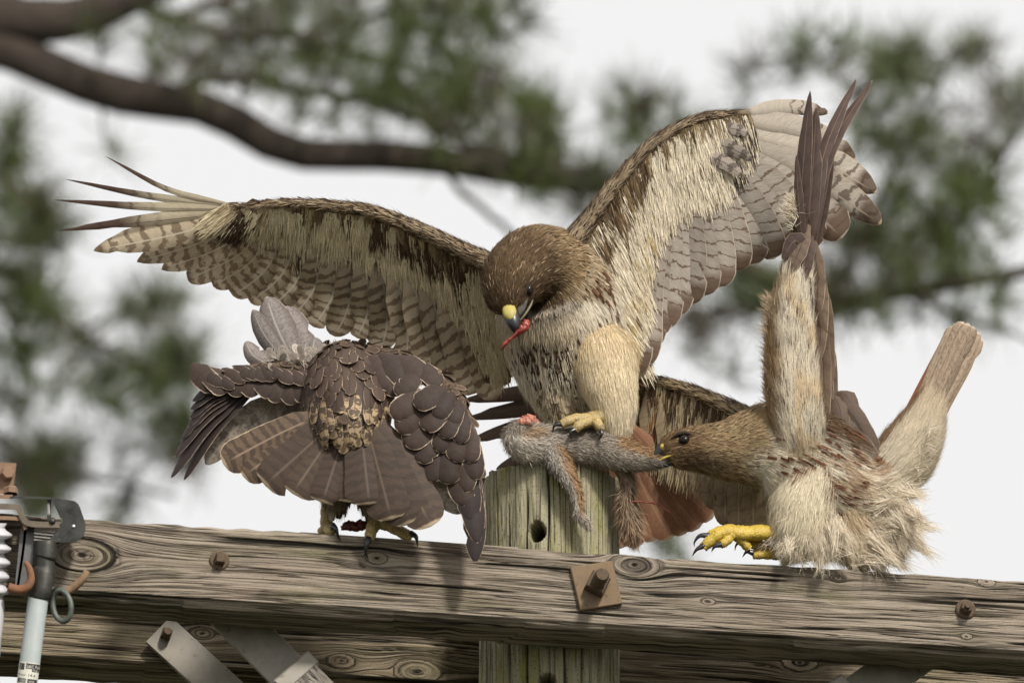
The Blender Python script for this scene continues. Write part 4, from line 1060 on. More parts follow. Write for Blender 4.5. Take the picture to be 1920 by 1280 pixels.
# tertials flipped upwards, pale underside showing
for (b, m_, tp, W) in [((575, 690, 255), (558, 630, 248), (536, 574, 240), 62), ((556, 686, 258), (522, 615, 252), (500, 556, 246), 66), ((545, 684, 262), (500, 630, 258), (474, 580, 256), 44), ((590, 688, 262), (588, 655, 260), (592, 632, 256), 48),
                   ((520, 684, 264), (480, 668, 266), (460, 640, 262), 38)]:
    feather(wing_jl, 'tertial_feather', [b, m_, tp], W, M_JG, nrm=(-.1, .15, 1), tip=.5, tpow=1.7, camber=.22, base=.5)

# wing on the right: hangs closed past the arm
lfw = [(690, 668, 262, 22), (745, 680, 280, 18), (800, 702, 296, 16), (845, 735, 306, 14), (868, 780, 312, 11), (884, 830, 314, 8), (896, 880, 314, 4)]
lw = loft(lfw, 34, 14)
wing_jr = loft_obj('wing', lw, M_PLUME, hawk_j, colf_jw, 'closed wing hanging down in front of the crossarm beside the pole')
q = Soup(); dress(q, lw, colf_jw, 620, 26, 15, .06, 700, 14, seed=73, fringe=.5); q.build('wing_coverts', M_PLUME, wing_jr)
WJ = [  # underside strip, primaries, secondaries, tertials from below upwards
    ((752, 790, 308), (795, 880, 318), (863, 963, 330), 46, M_JU, (.0, 0, 1)),
    ((872, 840, 318), (888, 940, 336), (891, 1054, 342), 36, M_JP, (.2, 0, 1)), ((868, 830, 320), (882, 920, 338), (895, 1018, 344), 40, M_JP, (.15, 0, 1)),
    ((862, 820, 322), (874, 900, 340), (885, 985, 346), 42, M_JP, (.1, 0, 1)), ((855, 805, 324), (862, 890, 342), (872, 950, 348), 42, M_JW, (.05, 0, 1)),
    ((862, 790, 328), (868, 860, 345), (876, 924, 351), 44, M_JW, (.1, 0, 1)), ((870, 800, 330), (884, 850, 346), (893, 900, 352), 36, M_JW, (.1, 0, 1)),
    ((850, 800, 328), (820, 850, 345), (806, 904, 352), 46, M_JW, (-.1, 0, 1)), ((866, 800, 330), (846, 850, 347), (838, 908, 354), 46, M_JW, (-.05, 0, 1)),
    ((850, 780, 330), (806, 830, 348), (786, 868, 354), 46, M_JW, (-.1, -.1, 1)), ((845, 765, 332), (790, 806, 350), (762, 838, 356), 46, M_JW, (-.1, -.15, 1)),
    ((835, 750, 334), (778, 780, 352), (744, 808, 358), 46, M_JW, (-.1, -.2, 1)), ((822, 740, 336), (770, 758, 353), (732, 780, 359), 42, M_JW, (-.1, -.25, 1)),
    ((860, 775, 338), (838, 815, 352), (818, 846, 358), 40, M_JW, (0, -.1, 1)), ((872, 790, 338), (862, 830, 352), (852, 866, 358), 38, M_JW, (0, -.1, 1)), ((880, 800, 336), (880, 835, 350), (880, 868, 356), 34, M_JW, (0, -.1, 1)),
    ((850, 750, 340), (818, 778, 356), (794, 806, 362), 40, M_JW, (0, -.15, 1)), ((862, 760, 340), (844, 790, 356), (832, 822, 362), 36, M_JW, (0, -.15, 1)), ((872, 772, 338), (866, 800, 354), (862, 832, 360), 32, M_JW, (0, -.1, 1)),
    ((838, 728, 340), (806, 744, 357), (776, 760, 363), 38, M_JW, (0, -.25, 1)), ((852, 736, 340), (832, 760, 357), (816, 784, 363), 34, M_JW, (0, -.2, 1)), ((862, 748, 338), (854, 774, 354), (848, 798, 360), 30, M_JW, (0, -.15, 1)),
    ((770, 690, 318), (770, 715, 340), (742, 740, 348), 36, M_JW, (0, -.2, 1)),
    ((712, 662, 300), (742, 690, 322), (778, 728, 330), 44, M_JW, (.2, -.3, 1)), ((700, 664, 300), (722, 700, 324), (748, 742, 332), 42, M_JW, (.1, -.2, 1)), ((740, 668, 304), (775, 690, 324), (806, 716, 332), 40, M_JW, (.2, -.3, 1)), ((770, 680, 308), (800, 698, 328), (828, 722, 336), 34, M_JW, (.2, -.3, 1)),
]
for (b, m_, tp, W, M_, nr) in WJ:
    feather(wing_jr, 'covert_feather' if W < 41 and M_ is M_JW else 'flight_feather', [b, m_, tp], W * 1.18, M_, nrm=nr, tip=.34, tpow=2.0 if M_ is M_JW else 1.7, camber=.14)
# ------------------------------------------------------------------ adult hawk on the right, tugging at the squirrel
hawk_r = empty('hawk', PH(1480, 1045, 120), 'adult hawk side on, one wing straight up and tail cocked, biting the squirrel', 'hawk', 'hawks feeding on the pole')
lf_r = loft([(1240, 852, 132, 8, 7), (1248, 846, 132, 20, 15), (1264, 842, 132, 31, 24), (1290, 841, 130, 38, 32), (1322, 842, 127, 44, 38), (1360, 844, 122, 54, 46), (1402, 840, 116, 68, 56), (1444, 840, 110, 84, 68),
             (1500, 862, 102, 98, 78), (1555, 895, 94, 98, 78), (1605, 912, 86, 82, 66), (1645, 902, 80, 62, 50), (1672, 876, 76, 44, 36), (1690, 848, 74, 28, 24)], 80, 44)
def colf_r(P, s, Nn):
    x, y = P[:, 0], P[:, 1]
    n1 = vnoise(x * .06, y * .09, 81); n2 = vnoise(x * .2, y * .2, 82)
    tawny = lerpc(GOLD * 1.0, BUFF * .9, np.clip(n2 * 1.2, 0, 1))
    c = lerpc(BROWN * 1.2, GOLD * 1.25, np.clip(n2 * 1.3 - .1, 0, 1))
    neck = sstep(1290, 1350, x)
    c = c * (1 - neck[:, None]) + tawny * neck[:, None]
    under = sstep(.0, .55, Nn[:, 1] + .25 * (x - 1330) / 200) * sstep(1370, 1425, x)
    br = np.clip(np.maximum(under, sstep(1425, 1455, x) * (y > 800)), 0, 1)
    c = c * (1 - br[:, None]) + lerpc(WHITE * .9, CREAM, n1) * br[:, None]
    throat = sstep(.35, .8, Nn[:, 1]) * (x < 1420)
    c = c * (1 - .55 * throat[:, None]) + (BUFF * 1.0)[None] * .55 * throat[:, None]
    malar = sstep(24, 8, np.abs((y - 858) - (x - 1290) * .10)) * (x > 1268) * sstep(1390, 1330, x)
    c = c * (1 - .6 * malar[:, None]) + (BROWN * .75)[None] * .6 * malar[:, None]
    back = sstep(.2, .6, -Nn[:, 1]) * sstep(1430, 1480, x)
    c = c * (1 - back[:, None]) + (BROWN * 1.1)[None] * back[:, None]
    fl = sstep(70, 30, np.hypot((x - 1590) * .7, y - 880)) * (n1 > .4)
    c = c * (1 - .6 * fl[:, None]) + np.array([.36, .20, .10])[None] * .6 * fl[:, None]
    st = 0 * x
    st = np.where(x < 1420, .45 * (n2 > .5), st)
    return noisy(c, P, .12), st, np.where((x < 1420)[:, None], (BROWN * .8)[None], np.array([.12, .05, .028])[None])
loft_obj('body', lf_r, M_PLUME, hawk_r, colf_r, 'stretched tawny neck and streaked cream flank')
sp = Soup()
dress(sp, lf_r, colf_r, 2200, 13, 4.8, 0.04, 0, seed=80, s0=.02, s1=.40, fringe=.35, rv=.5)
dress(sp, lf_r, colf_r, 2, 30, 5, 0.0, 64000, lambda s: 11 + 20 * sstep(.25, .6, s), seed=83, s0=.02, flecks=.03, cv=.2, sspread=.16, rv=.3, slift=.1, fringe=lambda P, s: np.where(s < .3, .4, .12))
marks(sp, lf_r, lambda P: sstep(1440, 1465, P[:, 0]) * sstep(1640, 1590, P[:, 0]) * sstep(800, 820, P[:, 1]), 90, 20, 4.6, (.13, .055, .03), 213, lift=9.0)
# thighs
def colf_rl(P, s, Nn):
    c = lerpc(np.array([.80, .72, .56]), np.array([.80, .71, .52]), s); st = .8 * sstep(.38, .2, s + .25 * (vnoise(P[:, 0] * .08, P[:, 1] * .08, 5) - .5)); return noisy(c, P, .10), st * (vnoise(P[:, 0] * .12, P[:, 1] * .12, 15) > .5), np.array([[.26, .13, .07]])
def colf_rl2(P, s, Nn):
    c = lerpc(np.array([.58, .45, .30]), np.array([.78, .68, .50]), sstep(.2, .8, s)); return noisy(c, P, .12), 0 * s, np.array([BUFF])
lf_r1 = loft([(1540, 850, 100, 34), (1526, 890, 124, 54), (1512, 930, 136, 58), (1502, 970, 144, 53), (1494, 1000, 148, 42), (1486, 1022, 150, 30), (1480, 1036, 150, 16)], 36, 30)
leg_r1 = loft_obj('leg', lf_r1, M_PLUME, hawk_r, colf_rl, 'cream shaggy thigh with bright yellow foot')
dress(sp, lf_r1, colf_rl, 2, 40, 6, .0, 42000, 32, seed=84, sw=.9, slift=.06, rv=.15, cv=.14, sspread=.15)
lf_r2 = loft([(1560, 930, 100, 50), (1585, 985, 100, 44), (1600, 1020, 100, 34), (1605, 1042, 100, 18)], 28, 26)
leg_r2 = loft_obj('leg', lf_r2, M_PLUME, hawk_r, colf_rl2, 'far shaggy thigh resting on the crossarm')
dress(sp, lf_r2, colf_rl2, 2, 40, 6, .0, 26000, 36, seed=85, sw=.9, slift=.15, rv=.2, cv=.16)
# loose vent fluff
r_ = np.random.default_rng(86)
for (cx, cy, dx, dy, N, L, sp_) in [(1620, 990, .8, .7, 2200, 62, 26), (1650, 975, .75, .6, 2000, 60, 24), (1590, 1008, .6, .65, 1600, 40, 20), (1640, 930, .8, .45, 1500, 46, 26), (1535, 1012, .3, 1, 900, 32, 18), (1482, 1004, -.25, 1, 700, 32, 9), (1506, 1000, .1, 1, 800, 36, 13), (1500, 955, .0, 1, 900, 50, 22), (1540, 990, .35, .9, 1000, 42, 15), (1640, 1030, .9, .3, 700, 38, 16)]:
    nt = 26; N = N * 2; ti = r_.integers(0, nt, N)
    P0 = np.stack([r_.normal(cx, sp_, nt), r_.normal(cy, sp_ * .7, nt), r_.normal(108 if cx > 1550 else 168, 18 if cx > 1550 else 6, nt)], 1)
    T0 = P0 + nrmz(np.array([dx, dy, 0])[None] + r_.normal(size=(nt, 3)) * .3) * L * r_.uniform(.7, 1.1, (nt, 1))
    P = P0[ti] + r_.normal(size=(N, 3)) * [9, 9, 7]
    D = nrmz(T0[ti] + r_.normal(size=(N, 3)) * 4 - P)
    cc = lerpc([.66, .54, .39], [.84, .77, .64], r_.random(N))
    sp.add(strands(P, D, np.tile([[0, 0, 1.0]], (N, 1)), L, 0.9, .05, cc, r_, spread=.1))
sp.build('plumage', M_PLUME, hawk_r)
# feet
g = Geo()
toe(g, [(1474, 1002, 152), (1430, 998, 160), (1392, 1000, 166), (1368, 996, 170)], 13, 14)
toe(g, [(1374, 996, 172), (1350, 1000, 178), (1334, 1012, 180), (1318, 1026, 180)], 13, 9)
toe(g, [(1372, 994, 168), (1344, 998, 164), (1326, 1008, 164)], 12, 8)
toe(g, [(1380, 1002, 168), (1394, 1016, 164), (1404, 1028, 160)], 10, 8)
toe(g, [(1372, 1000, 174), (1362, 1014, 184), (1350, 1022, 186)], 10, 7)
g.build('foot', M_FOOT, leg_r1, smooth=True)
for p in ([(1320, 1022, 184), (1306, 1030, 188), (1298, 1042, 184)], [(1330, 1004, 168), (1312, 1004, 172), (1302, 1016, 171), (1302, 1024, 168)], [(1352, 1020, 190), (1340, 1024, 194), (1334, 1034, 190)]):
    talon(leg_r1, p, 6.5, M_CLAW)
g = Geo()
toe(g, [(1560, 1040, 110), (1500, 1038, 118), (1460, 1036, 128)], 12, 12)
toe(g, [(1464, 1034, 130), (1430, 1024, 136), (1404, 1016, 138)], 12, 9); toe(g, [(1462, 1038, 132), (1430, 1038, 144), (1412, 1040, 148)], 11, 8); toe(g, [(1470, 1036, 120), (1440, 1034, 112), (1420, 1036, 108)], 10, 7)
g.build('foot', M_FOOT, leg_r2, smooth=True)
for p in ([(1404, 1014, 142), (1390, 1012, 146), (1380, 1022, 144), (1378, 1032, 140)], [(1412, 1036, 152), (1400, 1034, 156), (1392, 1044, 152)]):
    talon(leg_r2, p, 6.0, M_CLAW)
# bill closed on the squirrel, cere, eye
bk = stub('beak', [(1254, 838, 134, 15, 12), (1244, 842, 135, 14, 10), (1235, 850, 135, 10, 7), (1229, 860, 134, 6, 4.5), (1227, 869, 133, 1)], M_BEAK, hawk_r, 24, 16)
stub('lower_mandible', [(1268, 862, 134, 9, 11), (1250, 868, 134, 8, 9), (1236, 873, 134, 5.5, 6), (1228, 875, 134, 1.5)], M_BEAK, bk, 18, 14)
stub('cere', [(1260, 831, 136, 5, 8), (1253, 834, 138, 9, 11), (1246, 837, 138, 9.5, 11), (1241, 841, 137, 6, 8)], M_CERE2, bk, 16, 16)
stub('gape', [(1236, 863, 141, 1.8), (1248, 857, 148, 2.4), (1262, 852, 154, 2.4), (1273, 849, 158, 1.5)], M_CERE2, bk, 16, 8)
stub('lore', [(1257, 839, 142, 7, 5), (1263, 836, 147, 8, 5), (1269, 832, 150, 7, 4), (1274, 829, 151, 4)], M_LORE, hawk_r, 16, 12)
ball('nostril', (1248, 835, 149), 3.0, M_EYE, bk, (1.1, .9, .6))
ball('eye', (1283, 824, 159), 10.5, M_EYE, hawk_r, (1, .95, .8))
stub('brow', [(1258, 823, 152, 2), (1271, 814, 157, 3.5), (1284, 811, 159, 3.8), (1298, 814, 157, 2)], M_BROW, hawk_r, 16, 10)

# raised near wing
M_RW = mat_feather('raised_wing_feather', (0.19, 0.135, 0.095), (0.07, 0.045, 0.032), top=(0.36, 0.29, 0.21), bars=7, bar_w=.3, bar_str=.3, fringe=(0.5, 0.40, 0.28), fringe_w=0.09, tip_fringe=.02, shaft=(0.06, 0.04, 0.03), trans=.12, mott=.15)
M_RP = mat_feather('raised_primary_feather', (0.085, 0.056, 0.046), (0.035, 0.022, 0.02), top=(0.30, 0.24, 0.19), bars=6, bar_w=.3, bar_str=.3, fringe=(0.30, 0.22, 0.16), fringe_w=0.08, tip_fringe=.015, shaft=(0.2, 0.14, 0.1), trans=.12)
lw = loft([(1512, 900, 120, 20, 20), (1504, 850, 146, 40, 34), (1494, 790, 162, 46, 32), (1486, 720, 168, 46, 28), (1482, 650, 168, 42, 24), (1484, 580, 164, 36, 20), (1492, 520, 158, 27, 17), (1500, 470, 150, 22, 14), (1508, 430, 142, 16, 11), (1514, 380, 135, 9, 7)], 60, 26)
def colf_rw(P, s, Nn):
    x, y = P[:, 0], P[:, 1]
    rel = (x - (1486 + 10 * np.abs(s - .5))) / 40
    c = lerpc(np.array([.34, .245, .15]), np.array([.82, .74, .60]), sstep(-.85, -.35, rel + .3 * (vnoise(x * .1, y * .05, 6) - .5)))
    dk = sstep(.72, .82, s)
    c = c * (1 - dk[:, None]) + (BROWN * .8)[None] * dk[:, None]
    tan = (vnoise(x * .05, y * .02, 7) > .62)
    c = np.where((tan & (s < .7))[:, None], c * np.array([.92, .85, .74])[None], c)
    return noisy(c, P, .15), .5 * (vnoise(x * .2, y * .1, 88) > .72), np.array([BROWN])
wing_rn = loft_obj('wing', lw, M_PLUME, hawk_r, colf_rw, 'wing held straight up and seen edge on')
q = Soup(); dress(q, lw, colf_rw, 2, 40, 9, .0, 42000, 26, seed=89, sw=.9, rv=.3, cv=.2, slift=.08, sspread=.2)
N = 900
P = np.stack([r_.normal(1446, 5, N), r_.uniform(560, 760, N), r_.normal(165, 6, N)], 1)
q.add(strands(P, nrmz(np.array([-.55, -.75, .1])[None] + r_.normal(size=(N, 3)) * .3), np.tile([[0, 0, 1.0]], (N, 1)), 20, 1.3, .05, lerpc([.30, .2, .11], [.6, .5, .36], r_.random(N)), r_))
N = 300; P = np.stack([r_.normal(1490, 5, N), r_.normal(400, 12, N), r_.normal(160, 4, N)], 1)
q.add(strands(P, nrmz(np.array([-.5, -.6, .1])[None] + r_.normal(size=(N, 3)) * .4), np.tile([[0, 0, 1.0]], (N, 1)), 26, 1.3, .05, lerpc([.6, .5, .36], [.75, .68, .55], r_.random(N)), r_))
q.build('wing_coverts', M_PLUME, wing_rn)
RWF = [((1530, 560, 150), (1544, 680, 120), (1538, 870, 110), 30, M_RW), ((1524, 600, 165), (1530, 720, 150), (1529, 896, 138), 26, M_RW), ((1535, 520, 145), (1552, 640, 105), (1550, 800, 90), 28, M_RW), ((1520, 640, 172), (1520, 740, 165), (1518, 850, 158), 20, M_RW),
       ((1532, 500, 150), (1548, 600, 120), (1552, 740, 80), 28, M_RW), ((1528, 480, 156), (1540, 560, 140), (1536, 680, 130), 24, M_RW), ((1518, 520, 172), (1516, 600, 172), (1512, 690, 168), 16, M_RP), ((1526, 450, 156), (1534, 520, 146), (1530, 600, 140), 26, M_RW),
       ((1540, 700, 110), (1552, 790, 80), (1554, 880, 70), 26, M_RW), ((1548, 600, 90), (1556, 720, 60), (1560, 850, 45), 30, M_RW)]
for (b, m_, tp, W, M_) in RWF: feather(wing_rn, 'flight_feather', [b, m_, tp], W * 1.1, M_, nrm=(-.3, 0, 1), tip=.35, tpow=1.6, rag=.1)
RPF = [((1500, 480, 158), (1506, 330, 160), (1519, 170, 150), 34, M_RP), ((1512, 470, 152), (1524, 330, 148), (1531, 200, 140), 36, M_RP), ((1520, 460, 148), (1545, 290, 140), (1606, 147, 120), 26, M_RP), ((1526, 460, 144), (1552, 290, 134), (1636, 151, 105), 26, M_RP),
       ((1508, 480, 160), (1500, 400, 168), (1493, 290, 168), 20, M_RP), ((1528, 470, 140), (1546, 350, 126), (1560, 230, 110), 34, M_RP), ((1510, 500, 164), (1494, 450, 172), (1466, 486, 172), 34, M_RP), ((1516, 420, 160), (1500, 470, 176), (1474, 520, 176), 30, M_RW), ((1520, 440, 160), (1512, 480, 174), (1498, 540, 174), 34, M_RP)]
for (b, m_, tp, W, M_) in RPF: feather(wing_rn, 'flight_feather', [b, m_, tp], W, M_, nrm=(-.4, 0, 1), tip=.45, tpow=1.5, rag=.12)

# far wing spread behind the pole
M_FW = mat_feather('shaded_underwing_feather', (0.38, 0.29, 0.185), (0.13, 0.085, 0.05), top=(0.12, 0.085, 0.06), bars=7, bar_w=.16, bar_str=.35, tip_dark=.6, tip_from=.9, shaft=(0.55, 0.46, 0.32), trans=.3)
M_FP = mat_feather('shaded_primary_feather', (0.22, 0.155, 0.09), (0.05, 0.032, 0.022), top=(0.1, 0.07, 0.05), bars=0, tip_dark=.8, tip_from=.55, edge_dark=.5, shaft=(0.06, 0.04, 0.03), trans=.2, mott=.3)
LE_F = [(1455, 800, 40), (1400, 778, 0), (1340, 750, -50), (1270, 724, -95), (1190, 706, -130)]
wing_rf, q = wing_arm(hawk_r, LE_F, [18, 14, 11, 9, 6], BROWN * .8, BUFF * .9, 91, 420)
wing_rf['label'] = 'far wing spread low behind the pole and squirrel'
CE_F = [(1440, 890, 10), (1390, 900, -40), (1330, 880, -80), (1260, 850, -115), (1185, 800, -140)]
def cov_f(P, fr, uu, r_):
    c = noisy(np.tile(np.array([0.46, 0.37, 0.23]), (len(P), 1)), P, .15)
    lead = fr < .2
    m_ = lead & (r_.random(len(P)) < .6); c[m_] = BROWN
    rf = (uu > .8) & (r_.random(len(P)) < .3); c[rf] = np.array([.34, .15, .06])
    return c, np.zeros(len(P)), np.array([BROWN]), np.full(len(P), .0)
coverts(q, LE_F, CE_F, 12, 40, 44, 16, cov_f, 1, 92, off=2.5); coverts(q, LE_F, CE_F, 7, 20, 50, 28, cov_top, -1, 93, off=5, barbs=0)
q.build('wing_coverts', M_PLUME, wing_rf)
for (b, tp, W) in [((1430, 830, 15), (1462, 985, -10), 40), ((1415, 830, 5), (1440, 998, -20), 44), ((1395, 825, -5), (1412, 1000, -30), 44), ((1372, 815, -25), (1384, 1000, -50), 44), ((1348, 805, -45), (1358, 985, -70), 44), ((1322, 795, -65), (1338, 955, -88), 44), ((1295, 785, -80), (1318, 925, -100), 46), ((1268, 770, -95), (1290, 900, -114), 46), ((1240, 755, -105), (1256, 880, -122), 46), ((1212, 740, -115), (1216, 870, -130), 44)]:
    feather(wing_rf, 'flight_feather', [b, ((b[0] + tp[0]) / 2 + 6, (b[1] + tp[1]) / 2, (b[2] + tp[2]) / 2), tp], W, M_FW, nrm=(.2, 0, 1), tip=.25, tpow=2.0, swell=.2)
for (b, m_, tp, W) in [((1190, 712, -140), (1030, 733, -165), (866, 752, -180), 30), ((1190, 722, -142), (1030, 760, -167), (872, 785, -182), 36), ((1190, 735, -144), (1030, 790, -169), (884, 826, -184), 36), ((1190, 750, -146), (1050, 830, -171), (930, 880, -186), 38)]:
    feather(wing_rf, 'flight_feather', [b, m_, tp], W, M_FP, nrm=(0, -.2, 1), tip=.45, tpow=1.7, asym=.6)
# folded scapulars over the back
M_SC = mat_feather('brown_scapular', (0.105, 0.072, 0.052), (0.05, 0.033, 0.025), top=(0.2, 0.15, 0.1), bars=0, fringe=(0.30, 0.21, 0.14), fringe_w=.06, tip_fringe=.02, shaft=(0.05, 0.035, 0.028), trans=.08, mott=.2)
scp = stub('back', [(1560, 800, 70, 26, 30), (1590, 820, 70, 32, 34), (1625, 852, 72, 26, 28), (1648, 880, 74, 10, 12)], mat_plain('back_down', (0.12, .085, .06), .85), hawk_r)
scp['label'] = 'brown folded back feathers'
for (b, m_, tp, W) in [((1560, 770, 96), (1588, 800, 110), (1622, 858, 112), 46), ((1562, 745, 90), (1600, 780, 104), (1648, 868, 100), 44), ((1570, 735, 80), (1590, 750, 96), (1600, 800, 104), 40), ((1556, 790, 100), (1575, 830, 116), (1600, 868, 118), 44), ((1580, 790, 100), (1612, 830, 112), (1646, 890, 108), 40), ((1564, 742, 92), (1575, 770, 108), (1578, 812, 112), 34)]:
    feather(scp, 'back_feather', [b, m_, tp], W, M_SC, nrm=(.1, -.2, 1), tip=.35, tpow=2, camber=.16)

# cocked tail
M_RT = mat_feather('closed_tail_feather', (0.46, 0.35, 0.25), (0.10, 0.065, 0.045), top=(0.32, 0.10, 0.03), bars=0, edge_dark=.45, fringe=(0.6, 0.5, 0.38), fringe_w=.05, tip_fringe=.02, shaft=(0.2, 0.14, 0.1), trans=.2, mott=.55)
M_RTT = mat_feather('rufous_upper_tail_feather', (0.30, 0.105, 0.035), (0.1, 0.05, 0.03), top=(0.43, 0.33, 0.235), bars=0, fringe=(0.4, 0.28, 0.2), fringe_w=.06, shaft=(0.2, 0.08, 0.04), trans=.15)
lt = loft([(1660, 890, 76, 48, 36), (1690, 862, 78, 52, 34), (1716, 822, 80, 46, 28), (1738, 775, 80, 32, 20), (1758, 730, 80, 20, 12), (1772, 698, 80, 8, 6)], 40, 26)
def colf_rt(P, s, Nn):
    up = np.clip(-Nn[:, 0] * .9 - Nn[:, 1] * .4, -1, 1)
    c = lerpc(np.array([.82, .74, .59]), np.array([.66, .54, .38]), s)
    k = sstep(.5, .8, up); c = c * (1 - k[:, None]) + np.array([.30, .18, .10])[None] * k[:, None]
    return noisy(c, P, .12), 0 * s, np.array([BUFF])
tail_r = loft_obj('tail', lt, M_PLUME, hawk_r, colf_rt, 'tail cocked upwards with fluffy cream base')
q = Soup(); dress(q, lt, colf_rt, 2, 44, 6, .0, 36000, 34, seed=94, sw=.9, slift=.06, rv=.2, cv=.18, sspread=.15)
N = 1100; P = np.stack([r_.uniform(1690, 1745, N), r_.uniform(800, 925, N), r_.normal(90, 14, N)], 1); P[:, 0] = 1752 - (P[:, 1] - 800) * .34 - r_.random(N) * 20
q.add(strands(P, nrmz(np.array([.75, -.35, .1])[None] + r_.normal(size=(N, 3)) * .4), np.tile([[0, 0, 1.0]], (N, 1)), 24, 1.2, .05, lerpc([.6, .5, .36], [.76, .69, .56], r_.random(N)), r_))
q.build('tail_coverts', M_PLUME, tail_r)
for i, (x, y, W, dh) in enumerate([(1788, 612, 22, 0), (1796, 606, 24, 3), (1806, 603, 26, 6), (1816, 606, 26, 9), (1826, 612, 26, 7), (1834, 622, 24, 4), (1839, 634, 22, 0)]):
    f = i / 6
    b = (1688 + 22 * f, 850 + 22 * f, 78 + dh)
    feather(tail_r, 'tail_feather', [b, ((b[0] + x) / 2 - 3 + 4 * f, (b[1] + y) / 2, 84 + dh * 1.5), (x, y, 88 + dh * 1.6)], W * 1.02, M_RT, nrm=(.3 * (f - .5), .0, 1), tip=.10, tpow=2.2, rag=.15, swell=.3)
for k in range(3):
    feather(tail_r, 'tail_feather', [(1662, 856, 70 - 14 * k), (1716, 742, 66 - 14 * k), (1783 + k, 614, 70 - 14 * k)], 24, M_RTT, nrm=(-.8, -.4, .5), tip=.12, tpow=2.2, rag=.1)
# ------------------------------------------------------------------ squirrel, meat scraps
t = NT('squirrel_fur'); fc = t.attr('col', 'Vector')
M_FUR = t.done(t.pri(fc, 0.75, Specular_IOR_Level=.15).outputs[0])
squirrel = empty('dead_squirrel', PH(1060, 862, 100), 'limp grey and rufous dead squirrel draped over the pole top, pulled by two hawks', 'squirrel')
GREY = np.array([.33, .285, .235]); RUF = np.array([.36, .225, .12]); BEL = np.array([.62, .56, .48])
lf_s = loft([(990, 795, 96, 12), (976, 808, 106, 26), (980, 826, 118, 36), (1012, 834, 116, 37), (1052, 838, 108, 35), (1100, 838, 104, 33), (1146, 846, 108, 31), (1186, 856, 112, 26), (1216, 862, 122, 18), (1238, 864, 132, 11), (1250, 862, 134, 6)], 60, 30)
def colf_s(P, s, Nn):
    n = vnoise(P[:, 0] * .08, P[:, 1] * .08, 101)
    c = lerpc(GREY * .8, GREY * 1.4, n)
    b = sstep(1060, 990, P[:, 0]) * sstep(808, 828, P[:, 1]); c = c * (1 - b[:, None]) + BEL[None] * b[:, None]
    r = np.maximum(sstep(.1, .5, -Nn[:, 1]) * sstep(1140, 1165, P[:, 0]), sstep(16, 6, np.hypot((P[:, 0] - 1000) * .5, P[:, 1] - 812)) * .7)
    c = c * (1 - r[:, None]) + RUF[None] * r[:, None]
    lo = sstep(.2, .7, Nn[:, 1]) * (P[:, 0] > 1060); c = c * (1 - .5 * lo[:, None]) + BEL[None] * .5 * .8 * lo[:, None]
    return noisy(c, P, .2), 0 * s, np.array([GREY])
lf_s2 = loft([(1032, 836, 124, 24), (1048, 866, 142, 22), (1064, 892, 150, 16), (1078, 918, 152, 12), (1084, 942, 150, 9), (1086, 962, 148, 8), (1096, 978, 147, 7), (1104, 990, 146, 3)], 40, 20)
def colf_s2(P, s, Nn):
    c = lerpc(BEL * .75, RUF, sstep(-.3, .5, Nn[:, 0] + .2 * (s - .3))); k = sstep(.7, .9, s)
    c = c * (1 - k[:, None]) + GREY[None] * 1.2 * k[:, None]
    return noisy(c, P, .2), 0 * s, np.array([GREY])
lf_s3 = loft([(1146, 866, 100, 12), (1166, 884, 96, 9), (1177, 906, 92, 9), (1174, 932, 86, 12), (1178, 960, 78, 16), (1184, 990, 72, 15), (1188, 1012, 70, 5)], 36, 18)
def colf_s3(P, s, Nn):
    return noisy(lerpc(np.array([.34, .26, .18]), np.array([.34, .23, .15]), s), P, .25), 0 * s, np.array([GREY])
loft_obj('body', lf_s, M_FUR, squirrel, colf_s); loft_obj('hind_leg', lf_s2, M_FUR, squirrel, colf_s2, 'rufous hind leg dangling down the pole'); loft_obj('tail', lf_s3, M_FUR, squirrel, colf_s3)
sp = Soup(); r_ = np.random.default_rng(102)
for lf_, cf, N, L, s0 in ((lf_s, colf_s, 26000, 10, .05), (lf_s2, colf_s2, 9000, 8, 0), (lf_s3, colf_s3, 6000, 20, .1)):
    P, D, Nn, s = sample_loft(lf_, N, r_, s0, 1); col = cf(P, s, Nn)[0]
    k = r_.random(N); col = col * np.where(k < .2, .5, np.where(k > .85, 1.35, 1.0))[:, None]
    sp.add(strands(P, D, Nn, L, 1.0, .30, col, r_, spread=.45))
sp.build('fur', M_FUR, squirrel)
r2 = np.random.default_rng(103)
def meat(name, pts, rad, mat, parent=None, seed=1, n=26, m=14):
    rr = np.random.default_rng(seed); P = spline([(*p, r) for p, r in zip(pts, rad)], n)
    V, F = tube_geo(P[:, :3], np.maximum(P[:, 3], .4), m)
    V = V + (rr.random(V.shape) - .5) * 0.6 * np.repeat(P[:, 3], m)[:, None]
    return mk(name, PHs(V), F.tolist() + [list(range(m - 1, -1, -1)), list(range((n - 1) * m, n * m))], mat, parent)
w_ = meat('wound', [(968, 808, 120), (980, 796, 122), (994, 790, 116), (1010, 796, 116)], [5, 12, 12, 5], mat_plain('pink_raw_flesh', (0.50, 0.19, 0.13), .3, 0, .4, 170, .5, .58, (0.28, 0.03, 0.025)), squirrel, 5)
meat('wound', [(955, 842, 132), (954, 826, 130), (962, 808, 124)], [3, 6, 5], M_FLESH, squirrel, 6)
meat('tendon', [(1176, 940, 100), (1200, 940, 98), (1236, 946, 90), (1258, 962, 84)], [1.6, 1.6, 1.5, 1.0], M_FLESH, squirrel, 7, 20, 6)

